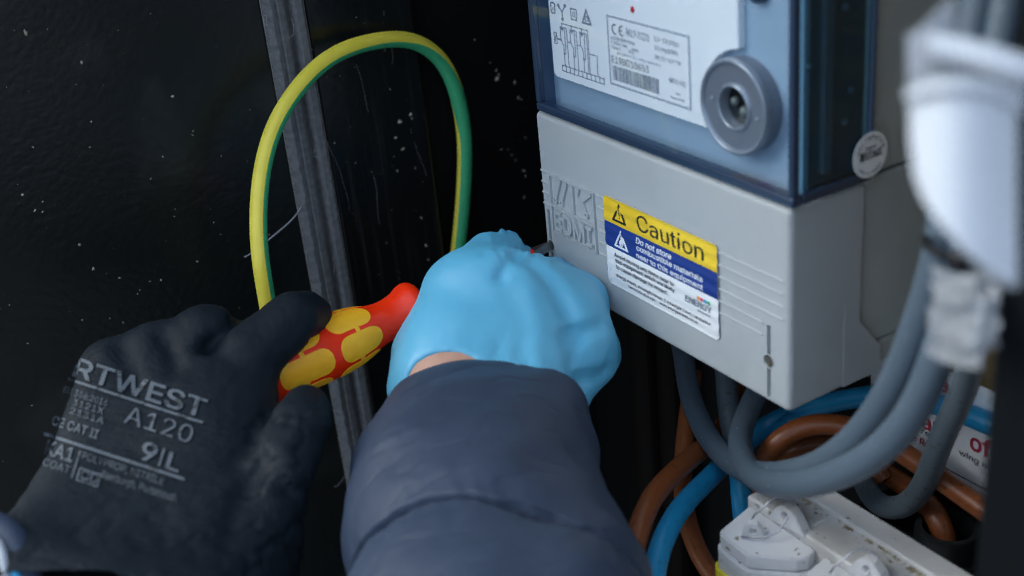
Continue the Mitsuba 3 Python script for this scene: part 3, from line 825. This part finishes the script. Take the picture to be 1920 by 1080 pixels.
cable('brown_cable', [(1422, 990, .610), (1425, 900, .598), (1446, 842, .586), (1500, 804, .582), (1570, 797, .576), (1640, 818, .572), (1735, 878, .566), (1830, 946, .552), (1930, 1016, .535)], .0050, 'brown_cable', 'orange brown cable arching under the meter corner to the far right', 'brown cables')
cable('brown_cable', [(1360, 1100, .560), (1318, 1050, .575), (1290, 980, .590), (1280, 900, .610), (1287, 800, .63), (1300, 700, .65)], RB, 'brown_cable', 'brown cable standing in the dark left of the fuse block', 'brown cables')
cable('brown_cable', [(1600, 850, .622), (1660, 885, .616), (1715, 925, .598), (1753, 965, .584), (1770, 1010, .580), (1774, 1060, .586)], .0054, 'brown_cable', 'orange brown cable dropping into the black gland', 'brown cables')
cable('brown_cable', [(1440, 960, .640), (1452, 890, .632), (1490, 848, .625), (1550, 834, .620), (1610, 852, .615), (1660, 900, .61)], RB, 'brown_cable', 'shaded brown cable in the smaller inner arch', 'brown cables')
cable('blue_cable', [(1222, 1130, .520), (1232, 1050, .532), (1264, 972, .555), (1318, 908, .592), (1380, 848, .622), (1440, 797, .630), (1510, 768, .618), (1590, 748, .600), (1680, 742, .580), (1770, 762, .562), (1860, 797, .545), (1950, 840, .530)], .0050, 'blue_cable', 'long bright blue cable passing under the meter to the notice', 'blue cables')
cable('blue_cable', [(1380, 830, .600), (1386, 890, .592), (1391, 950, .590), (1398, 1010, .590)], .0048, 'blue_cable', 'short blue cable dropping behind the fuse block', 'blue cables')
cable('blue_cable', [(1468, 860, .640), (1462, 830, .630), (1470, 800, .622), (1520, 780, .62)], RB, 'blue_cable', 'short blue cable end behind the brown arch', 'blue cables')

# earth cable
ep = [(512, 640, .640), (500, 560, .628), (487, 470, .622), (486, 370, .622), (505, 265, .626), (548, 180, .634), (620, 108, .648), (700, 78, .664), (775, 78, .682), (830, 118, .700), (860, 190, .716), (871, 270, .730), (869, 360, .742), (861, 450, .752), (850, 540, .765)]
Pe = [at(*p) for p in ep]


def zero(t):            # the yellow and green halves turn a little along the loop
    a = np.interp(t, [0, .25, .45, .62, .8, 1], [98, 98, 100, 84, 55, 50])
    a = math.radians(a)
    return None


cE, gE, fE = tube(Pe, 0.0044, samples=160)
ctr = np.mean([at(680, 400, .68)], 0)
alpha = np.interp(np.linspace(0, 1, len(cE)), [0, .30, .45, .55, .66, .76, 1], [114, 114, 118, 100, 30, -50, -60])


def zerofn(t):          # the green half faces the loop's inside at the left and turns towards the front at the right
    i_ = min(int(round(t * (len(cE) - 1))), len(cE) - 1)
    g_ = gE[i_]
    v_ = CAM - cE[i_]
    v_ = v_ - g_ * (v_ @ g_)
    v_ /= np.linalg.norm(v_)
    n_ = np.cross(g_, v_)
    if n_ @ (ctr - cE[i_]) < 0:
        n_ = -n_
    a = math.radians(alpha[i_])
    G = v_ * math.cos(a) + n_ * math.sin(a)
    return np.cross(G, g_)


em, euv = sweep(Pe, 0.0044, 40, 160, zero=zerofn, with_uv=True)
add('earth_cable', em, 'earth', True, uv=euv, label='yellow and green striped earth cable bent in a tall loop', category='cable')

# ------------------------------------------------------------------ tie, tag and film on the rising cables
thing('cable_tie', 'black tie bound round the grey cables under the white tag', 'cable tie')
tp = [at(1736, 452, .375), at(1750, 470, .367), at(1785, 484, .364), at(1818, 488, .364), at(1842, 480, .369), at(1846, 466, .378), at(1830, 452, .390), at(1785, 440, .394), at(1745, 440, .388), at(1736, 452, .375)]
add('cable_tie__band', sweep(tp, .0013, 10, 60), 'tie', True)
add('cable_tie__buckle', rbox(at(1798, 488, .361) - .0026, at(1798, 488, .361) + .0026, .0008), 'tie', 30)

thing('cable_tag', 'blurred white plastic tag with a curved rim hanging on the grey cables', 'tag')
# a scoop: half-round white shell with a rolled rim, a clear flap above it and a white bar along the flap's top
DT = .245


def shell(outline_top, outline_bot, xs, bow, d, thick=.0016):
    n_ = len(xs)
    g_ = []
    for u, px in enumerate(xs):
        t = u / (n_ - 1)
        for v in range(25):
            w_ = v / 24
            py = outline_top(t) * (1 - w_) + outline_bot(t) * w_
            g_.append(at(px, py, d - bow * math.sin(math.pi * t) + .010 * w_ * 0))
    g_ = np.array(g_)
    i_, j_ = np.meshgrid(np.arange(n_ - 1), np.arange(24), indexing='ij')
    q_ = (i_ * 25 + j_).ravel()
    F = np.vstack([np.c_[q_, q_ + 25, q_ + 26], np.c_[q_, q_ + 26, q_ + 1]])
    m_ = trimesh.Trimesh(g_, F, process=False)
    nn = np.array(m_.vertex_normals)
    back = g_ + nn * thick * (1 if (nn.mean(0) @ ROT[2]) > 0 else -1)
    N = len(g_)
    edge = m_.edges[trimesh.grouping.group_rows(m_.edges_sorted, require_count=1)]
    Fe = np.vstack([np.c_[edge[:, 0], edge[:, 1], edge[:, 1] + N], np.c_[edge[:, 0], edge[:, 1] + N, edge[:, 0] + N]])
    return trimesh.Trimesh(np.vstack([g_, back]), np.vstack([F, F[:, ::-1] + N, Fe]), process=False)


xs = np.linspace(1706, 1908, 25)
top_ = lambda t: np.interp(t, [0, .25, .5, .75, 1], [176, 160, 157, 166, 190])
bot_ = lambda t: np.interp(t, [0, .04, .12, .3, .55, .8, 1], [260, 330, 372, 425, 475, 515, 540])
add('cable_tag__shell', shell(top_, bot_, xs, .007, DT), 'white_plastic', 40)
add('cable_tag__rolled_rim', sweep([at(px, top_(t) + 4, DT - .007 * math.sin(math.pi * t) - .0008) for t, px in zip(np.linspace(0, 1, 9), np.linspace(1706, 1908, 9))], .0016, 12, 40), 'white_plastic', True)
xs2 = np.linspace(1702, 1925, 25)
ftop = lambda t: np.interp(t, [0, .2, 1], [62, 66, 120])
fbot = lambda t: np.interp(t, [0, .5, 1], [205, 180, 215])
add('cable_tag__clear_flap', shell(ftop, fbot, xs2, .003, DT + .010, .0008), 'film', 40)
add('cable_tag__clear_corner', shell(lambda t: np.interp(t, [0, 1], [70, -10]), lambda t: np.interp(t, [0, 1], [140, 95]), np.linspace(1704, 1792, 13), .002, DT + .014, .0008), 'film', 40)
add('cable_tag__top_bar', sweep([at(1742, 90, DT + .004), at(1800, 98, DT + .002), at(1860, 114, DT), at(1935, 138, DT)], .0030, 14, 30), 'white_plastic', True)

# crumpled clear film under the tie
u_, v_ = np.meshgrid(np.linspace(0, 1, 60), np.linspace(0, 1, 70), indexing='ij')
px_ = 1742 + (u_ - .5) * 20 * v_ + u_ * (128 - 30 * v_)
py_ = 498 + v_ * 165 + 18 * np.sin(u_ * 5)
gq = np.array([at(a, b, .315) for a, b in zip(px_.ravel(), py_.ravel())])
cr = (np.abs(meshkit.fbm(np.c_[u_.ravel() * 3, v_.ravel() * 3, 0 * u_.ravel()], 2, 5) - .5) * .040 + .010 * np.sin(u_.ravel() * math.pi))
gq = gq - ROT[2] * cr[:, None]
i_, j_ = np.meshgrid(np.arange(59), np.arange(69), indexing='ij')
q_ = (i_ * 70 + j_).ravel()
add('plastic_film', trimesh.Trimesh(gq, np.vstack([np.c_[q_, q_ + 70, q_ + 71], np.c_[q_, q_ + 71, q_ + 1]]), process=False), 'film', True, label='crumpled clear plastic film hanging below the cable tie', category='plastic film')

# ------------------------------------------------------------------ screwdriver
thing('screwdriver', 'red and yellow insulated screwdriver turning the meter cover screw', 'screwdriver')
tip = np.array([0.0054, 0.0004, -0.0699])
hnd = at(555, 679, .5665)
ax = (hnd - tip) / np.linalg.norm(hnd - tip)
sa = np.cross(ax, [0, 0, 1.0])
sa /= np.linalg.norm(sa)
sb = np.cross(ax, sa)
bl = []
for s, w_, t_ in ((0, .0023, .0004), (.004, .0026, .0006), (.009, .0024, .0016), (.013, .0022, .0022)):
    for a, b in ((1, 1), (-1, 1), (-1, -1), (1, -1)):
        bl.append(tip + ax * s + sa * a * t_ + sb * b * w_)
add('screwdriver__blade', cat([trimesh.convex.convex_hull(np.array(bl[k * 4:k * 4 + 8])) for k in range(3)]), 'blade', label='bare steel flat tip')
add('screwdriver__insulated_shaft', revolve([(.0125, 0), (.0125, .0030), (.0135, .0036), (.020, .0038), (.086, .0040), (.086, 0)], tip, ax, 24), 'handle_red', 30)
prof = [(.0785, 0), (.0785, .0060), (.0795, .0105), (.0815, .0130), (.0840, .0136), (.0870, .0128), (.0905, .0110), (.0960, .0099), (.1010, .0098), (.1060, .0107), (.1120, .0126), (.1180, .0139), (.1250, .0146), (.1330, .0148), (.1420, .0145), (.1520, .0141), (.1620, .0141), (.1720, .0143), (.1800, .0138), (.1850, .0120), (.1875, .0085), (.1885, 0)]
ps = np.array(prof)
cs = np.r_[0, np.cumsum(np.linalg.norm(np.diff(ps, axis=0), axis=1))]
tt = np.linspace(0, cs[-1], 120)
prs = np.c_[np.interp(tt, cs, ps[:, 0]), np.interp(tt, cs, ps[:, 1])]
from scipy.ndimage import gaussian_filter1d
prs[2:-2] = np.c_[gaussian_filter1d(prs[:, 0], 1.2), gaussian_filter1d(prs[:, 1], 1.2)][2:-2]
add('screwdriver__handle', revolve([tuple(p) for p in prs], tip, ax, 64), 'handle_red', 50)
rad = lambda s: np.interp(s, prs[2:-2, 0], prs[2:-2, 1])
# the angle that faces the viewer
vd = CAM - (tip + ax * .12)
vd -= ax * (vd @ ax)
vd /= np.linalg.norm(vd)
vs_ = np.cross(ax, vd)


def inlay(poly):
    """poly in (along, arc angle * .014) coordinates, laid on the handle a hair proud"""
    m_ = ext(poly, .0004)
    m_ = m_.subdivide_to_size(.0022)
    v = np.array(m_.vertices)
    s, a, h_ = v[:, 0], v[:, 1] / .014, v[:, 2]
    r_ = rad(s) - .00015 + h_
    return trimesh.Trimesh(tip + s[:, None] * ax + r_[:, None] * (np.cos(a)[:, None] * vd + np.sin(a)[:, None] * vs_), m_.faces, process=False)


for row in range(6):
    a0 = math.radians(row * 60 - 22) * .014
    for s0, s1 in ((.1062, .1290), (.1332, .1598), (.1638, .1812)):
        off = .0015 * (row % 2)
        p_ = rr(s0 + off, a0 - .0063, s1 + off, a0 + .0063, .0054)
        br = sbox((s0 + s1) / 2 + off - .0011, a0 + .005, (s0 + s1) / 2 + off + .0011, a0 + .0090)
        add('screwdriver__grip_inlay', inlay(p_.union(br)), 'handle_yellow', True)

# ------------------------------------------------------------------ the person: two gloved hands and a padded sleeve
thing('person', 'person in a navy padded jacket, one blue and one black glove, turning a screw', 'person')

# right hand in the thin blue glove
b = Body((-.075, -.045, .500), (.075, .130, .680), .0013)
wr = (905, 770, .545)
b.limb([(835, 700, .553), (862, 560, .572)], [.019, .0175])
b.limb([(880, 720, .550), (925, 545, .570)], [.020, .0180], .012)
b.limb([(930, 725, .550), (990, 565, .574)], [.020, .0175], .012)
b.limb([(985, 740, .550), (1060, 600, .574)], [.020, .0165], .012)
b.limb([(1010, 750, .553), (1092, 672, .572)], [.019, .0150], .012)
b.limb([(835, 660, .560), (800, 660, .580), (812, 600, .600)], [.018, .0155, .0135], .016)       # ball of the thumb
b.limb([(812, 600, .600), (885, 550, .640), (968, 505, .650)], [.0130, .0110, .0080], .008)     # thumb, under the shaft
b.limb([(872, 540, .574), (915, 477, .596), (948, 466, .612), (968, 480, .626)], [.0150, .0104, .0090, .0074], .010)    # index
b.limb([(930, 548, .572), (1020, 528, .604), (1046, 516, .622), (1020, 512, .642)], [.0155, .0120, .0092, .0072], .014)  # middle
b.limb([(1010, 575, .574), (1088, 566, .598), (1098, 575, .622), (1050, 585, .640)], [.0160, .0140, .0105, .0080], .016)  # ring
b.limb([(1060, 640, .574), (1116, 664, .594), (1100, 675, .618), (1050, 670, .635)], [.0150, .0118, .0092, .0075], .016)  # little
b.limb([(845, 730, .555), (905, 850, .524)], [.0215, .024], .014)
b.limb([(980, 745, .555), (965, 850, .524)], [.0200, .024], .014)
b.limb([(800, 680, .570), (768, 735, .560), (770, 790, .545)], [.012, .008, .006], .012)        # loose cuff of the glove
b.crease([(990, 486), (1015, 508), (1045, 540), (1062, 580)], .0016, .007)
b.crease([(1070, 738), (1100, 716), (1135, 700)], .0016, .006)
b.crease([(968, 476), (950, 492), (938, 520)], .0010, .005)
b.crease([(1128, 610), (1090, 625), (1060, 632)], .0007, .007)
f0 = b.f.copy()
hole = np.linalg.norm((b.P - cam3((838, 722, .5290))) * np.array([.85, 1.10, .6]), axis=-1) - .0145
glove = b.mesh(-smin(-f0, hole, .0035), 3)
skinf = np.maximum(f0 + .0012, np.linalg.norm(b.P - cam3((850, 760, .54)), axis=-1) - .040)
cw = (CAM + ROT.T @ cam3((880, 740, .54)))


def creases(V):
    d = (V - CAM) @ ROT.T
    px = d[:, 0] / d[:, 2] * FPX + 960
    py = d[:, 1] / d[:, 2] * FPX + 540
    nearw = np.clip((py - 600) / 120, 0, 1)
    a = meshkit.fbm(np.c_[px / 16 + py / 40, py / 90, 0 * px], 3, 4) - .5
    low = meshkit.fbm(V * 45, 2, 8) - .5
    tips = np.clip((505 - py) / 25, 0, 1) * np.clip((px - 890) / 50, 0, 1)
    c = meshkit.fbm(np.c_[px / 9 - py / 30, py / 14, 0 * px], 2, 9) - .5
    hd = np.hypot((px - 838) * .85, (py - 722) * 1.1)
    calm = np.clip((hd - 62) / 40, 0, 1)
    ridge = np.exp(-(((px - 985) - (py - 500) * .20) / 26) ** 2) * np.clip((py - 490) / 60, 0, 1) * np.clip((700 - py) / 90, 0, 1)
    dip = np.exp(-(((px - 1075) - (py - 600) * .10) / 22) ** 2) * np.clip((py - 560) / 60, 0, 1) * np.clip((760 - py) / 60, 0, 1)
    fan = np.sin((px - 960) / (5 + .035 * np.abs(py - 560)) + 3 * (meshkit.noise(np.c_[px / 60, py / 60, 0 * px], 3))) * np.clip((py - 620) / 60, 0, 1) * np.clip((px - 880) / 60, 0, 1) * np.clip((1060 - px) / 60, 0, 1)
    return calm * (.0016 * nearw * a + .0005 * fan) + .0016 * low + .0030 * tips * c + .0019 * ridge - .0034 * dip


displace(glove, creases)

add('person__blue_glove', glove, 'nitrile', True, label='thin pale blue disposable glove on the right hand')
add('person__wrist', b.mesh(skinf, 3), 'skin', True, label='strip of bare wrist above the sleeve')

# left hand in the coated black glove
h = Body((-.235, -.005, .430), (-.045, .150, .660), .0019)
h.limb([(160, 1010, .495), (212, 700, .540)], [.024, .0135])
h.limb([(235, 1030, .493), (300, 668, .545)], [.026, .0140], .012)
h.limb([(320, 1040, .490), (392, 645, .548)], [.027, .0145], .012)
h.limb([(400, 1040, .490), (462, 678, .546)], [.026, .0140], .012)
h.limb([(425, 1000, .494), (428, 800, .530)], [.024, .0175], .012)
h.limb([(450, 840, .545), (490, 790, .560)], [.014, .011], .008)
h.limb([(212, 700, .540), (200, 690, .565), (300, 700, .590)], [.0130, .0115, .0095], .006)
h.limb([(300, 662, .545), (310, 652, .572), (400, 680, .600)], [.0135, .0118, .0095], .006)
h.limb([(384, 630, .548), (402, 628, .578), (520, 660, .602)], [.0140, .0122, .0098], .004)
h.limb([(470, 668, .541), (552, 596, .551), (578, 590, .568), (580, 640, .598)], [.0140, .0120, .0108, .0090], .004)    # index over the handle
h.limb([(478, 1000, .488), (524, 880, .492), (558, 805, .506), (574, 770, .524)], [.0165, .0136, .0128, .0114], .0035)   # thumb below it
h.limb([(160, 1000, .495), (40, 1120, .455)], [.024, .027], .016)
h.limb([(300, 1040, .490), (180, 1180, .450)], [.030, .032], .016)
h.limb([(430, 1040, .490), (330, 1180, .455)], [.026, .030], .016)
h.crease([(393, 648), (398, 640)], .0052, .004)
h.crease([(393, 648), (415, 628), (440, 604), (455, 592)], .0026, .004)
h.crease([(300, 625), (318, 655), (330, 690)], .0008, .007)
h.crease([(225, 650), (245, 690), (255, 720)], .0008, .007)
h.crease([(480, 850), (520, 905), (545, 925)], .0016, .006)
h.crease([(470, 900), (440, 960), (430, 1010)], .0014, .007)
lg = h.mesh(None, 3)


def fabric(V):
    d = (V - CAM) @ ROT.T
    px = d[:, 0] / d[:, 2] * FPX + 960
    py = d[:, 1] / d[:, 2] * FPX + 540
    tn = np.clip((px - 430) / 60, 0, 1) * np.clip((py - 740) / 60, 0, 1)
    fold = np.abs(meshkit.fbm(np.c_[px / 60 + py / 140, py / 55 - px / 130, 0 * px], 3, 21) - .5)
    wr_ = np.clip((py - 880) / 120, 0, 1)
    kn = np.clip((700 - py) / 40, 0, 1) * np.clip((px - 380) / 40, 0, 1)
    return .0030 * (meshkit.fbm(V * 38, 3, 2) - .5) + .0036 * tn * (meshkit.fbm(V * np.array([110, 110, 60]), 3, 6) - .5) - .0036 * np.exp(-(fold / .05) ** 2) * (.10 + .10 * wr_ + .3 * tn) + .0010 * kn * (meshkit.fbm(V * 130, 2, 7) - .5)


displace(lg, fabric)
gk = add('person__black_glove', lg, 'knit', True, label='printed black coated work glove on the left hand')
# its print, laid on the back of the hand
depth_at = drape(None, lg)
pm = []
PO, PU = np.array([130.0, 716.0]), np.array([.9511, .3090])     # where the top line starts and how lines run, in the photograph
PV = np.array([-.3090, .9511])


def on_glove(m_):
    m_ = m_.subdivide_to_size(5.0)
    v = np.array(m_.vertices)
    q2 = (PO[None] + v[:, :1] * PU - v[:, 1:2] * PV)
    # the back of the hand is round: lines curl away towards the little finger
    tq = (q2 - [960, 540]) / FPX
    z_ = depth_at(tq)
    ok = np.isfinite(z_)
    z_ = np.where(ok, z_, .53) - .0009
    P_ = np.c_[tq * z_[:, None], z_]
    keep = ok[m_.faces].all(1)
    r_ = trimesh.Trimesh(CAM + P_ @ ROT, m_.faces[keep], process=False)
    return r_


def gt(s, u, v, hgt, w=None, bold=False):
    m_ = meshkit.text_mesh(s, hgt, .01, bold)
    m_.update_faces(np.array(m_.face_normals)[:, 2] > .5)
    x0, x1 = m_.bounds[0][0], m_.bounds[1][0]
    m_.apply_translation([-x0, 0, 0])
    if w:
        m_.apply_transform(np.diag([w / (x1 - x0), 1, 1, 1]))
    m_.apply_translation([u, -v, 0])
    return on_glove(m_)


def gbar(u0, v0, u1, v1):
    v_, f_ = trimesh.creation.triangulate_polygon(sbox(u0, -v1, u1, -v0), engine='earcut')
    return on_glove(trimesh.Trimesh(np.c_[v_, np.zeros(len(v_))], f_, process=False))


pm += [gt('PORTWEST', -88, -13, 35, 346, True), gbar(-22, -7, 262, -2),
       gt('EN 388:2016', -6, 22, 12, 86), gt('3121X', 18, 39, 12, 60), gt('2131A', 18, 56, 12, 66), gt('CE CAT II', -8, 86, 17, 90, True),
       gt('A120', 120, 40, 33, 130), gbar(-16, 104, 262, 110), gt('9', 168, 96, 34, 30, True), gbar(206, 64, 210, 98), gt('L', 220, 98, 32, 26, True),
       gt('KA1', -4, 142, 26, 54, True), gt('POLYPROP, NITRILE', 66, 130, 14, 160), gt('Bamburgh, Portsmouth', 112, 152, 14, 146), gt('COAT', 0, 164, 14, 52), gbar(58, 116, 61, 170), gt('CD', 74, 166, 17, 34, True), gbar(68, 146, 112, 149), gbar(68, 169, 112, 172), gbar(68, 149, 71, 169), gbar(109, 149, 112, 169)]
add(gk + '__printing', cat([p_ for p_ in pm if len(p_.faces)]), 'glove_print')


# padded sleeve: rings along the forearm, with a quilting seam pressed in
def sleeve_mesh():
    key = [  # centre (px, py, depth), half width, half height in metres
        ((924, 775, .556), .0345, .0200), ((922, 758, .553), .0385, .0225), ((916, 772, .545), .0425, .0270), ((905, 815, .532), .0475, .0345), ((895, 885, .515), .0512, .0420),
        ((898, 960, .498), .0535, .0465), ((912, 1030, .482), .0555, .0490), ((930, 1100, .466), .0575, .0510), ((948, 1180, .448), .0590, .0525), ((965, 1280, .426), .0600, .0535), ((985, 1420, .400), .0600, .0535), ((1000, 1600, .372), .0600, .0535)]
    C = np.array([cam3(k_[0]) for k_ in key])
    ws, hs = np.array([k_[1] for k_ in key]), np.array([k_[2] for k_ in key])
    t = np.r_[0, np.cumsum(np.linalg.norm(np.diff(C, axis=0), axis=1))]
    N, M_ = 460, 240
    q_ = np.linspace(0, t[-1], N)
    from scipy.interpolate import PchipInterpolator as PI_
    c, w_, hh = PI_(t, C)(q_), PI_(t, ws)(q_), PI_(t, hs)(q_)
    axis = np.array([.010, .060, -.115])
    axis /= np.linalg.norm(axis)
    right = np.array([1, .10, 0.0])
    right -= axis * (right @ axis)
    right /= np.linalg.norm(right)
    up = np.cross(axis, right)
    if up[1] > 0:
        up = -up
    th = np.linspace(0, 2 * np.pi, M_, endpoint=False)
    V = []
    seam = t[7] + .012
    for i_ in range(N):
        s = q_[i_]
        lean = .016 * np.cos(th)                     # the seam runs a little askew
        ds = s - (seam + lean + .0012 * np.sin(5 * th + 1) + .0003 * np.sin(23 * th))
        k_ = 1 - .12 * np.exp(-(ds / .0014) ** 2) - .055 * np.exp(-(ds / .012) ** 2)
        ds2 = s - (seam + .085 + lean)
        k_ = k_ - .10 * np.exp(-(ds2 / .005) ** 2)
        ring = c[i_] + (w_[i_] * k_ * np.cos(th))[:, None] * right + (hh[i_] * k_ * np.sin(th))[:, None] * up
        V.append(ring)
    V = np.vstack(V)
    i_, j_ = np.meshgrid(np.arange(N - 1), np.arange(M_), indexing='ij')
    a, b_ = (i_ * M_ + j_).ravel(), (i_ * M_ + (j_ + 1) % M_).ravel()
    F = np.vstack([np.c_[a, b_, b_ + M_], np.c_[a, b_ + M_, a + M_]])
    m_ = trimesh.Trimesh(V, F, process=False)
    n_ = np.array(m_.vertex_normals)
    out = np.einsum('ij,ij->i', n_, V - np.repeat(c, M_, 0))
    if out.mean() < 0:
        m_.invert()
        n_ = -n_
    S = np.repeat(q_, M_)
    TH = np.tile(th, N)
    ring_uv = np.c_[np.cos(TH) * 1.5, np.sin(TH) * 1.5, S * 34 + np.cos(TH) * .6]
    lowf = meshkit.fbm(ring_uv, 2, 11) - .5
    pucker = meshkit.fbm(np.c_[np.cos(TH) * 9, np.sin(TH) * 9, S * 30], 2, 12) - .5
    near = np.exp(-((S - seam - .016 * np.cos(TH)) / .012) ** 2)
    cr2 = -np.exp(-((meshkit.fbm(np.c_[np.cos(TH) * 2.2 + S * 9, np.sin(TH) * 2.2, S * 60], 3, 15) - .5) / .05) ** 2) * .6
    V = V + n_ * (.0075 * lowf + .0018 * pucker * near + .0006 * cr2)[:, None] * np.clip(S / .02, 0.15, 1)[:, None]
    m_ = trimesh.Trimesh(CAM + V @ ROT, m_.faces, process=False)
    return m_


add('person__sleeve', sleeve_mesh(), 'sleeve', True, label='padded navy jacket sleeve with a puckered seam')
add('person__cuff', sweep([at(-60, 1012, .45), at(-12, 1008, .440), at(4, 1035, .436), at(10, 1110, .430)], .0016, 14, 30), 'cuff_grey', True, label='pale band at the left wrist')
add('person__cuff', sweep([at(-40, 1058, .45), at(8, 1056, .437), at(26, 1072, .434), at(38, 1120, .43)], .0016, 14, 30), 'cuff_cyan', True, label='cyan band at the left wrist')
add('person__jacket_cuff', sweep([at(-80, 975, .47), at(-30, 985, .452), at(20, 1010, .446), at(45, 1070, .440), at(55, 1140, .435)], .0060, 16, 40, wob=.002), 'sleeve', True)
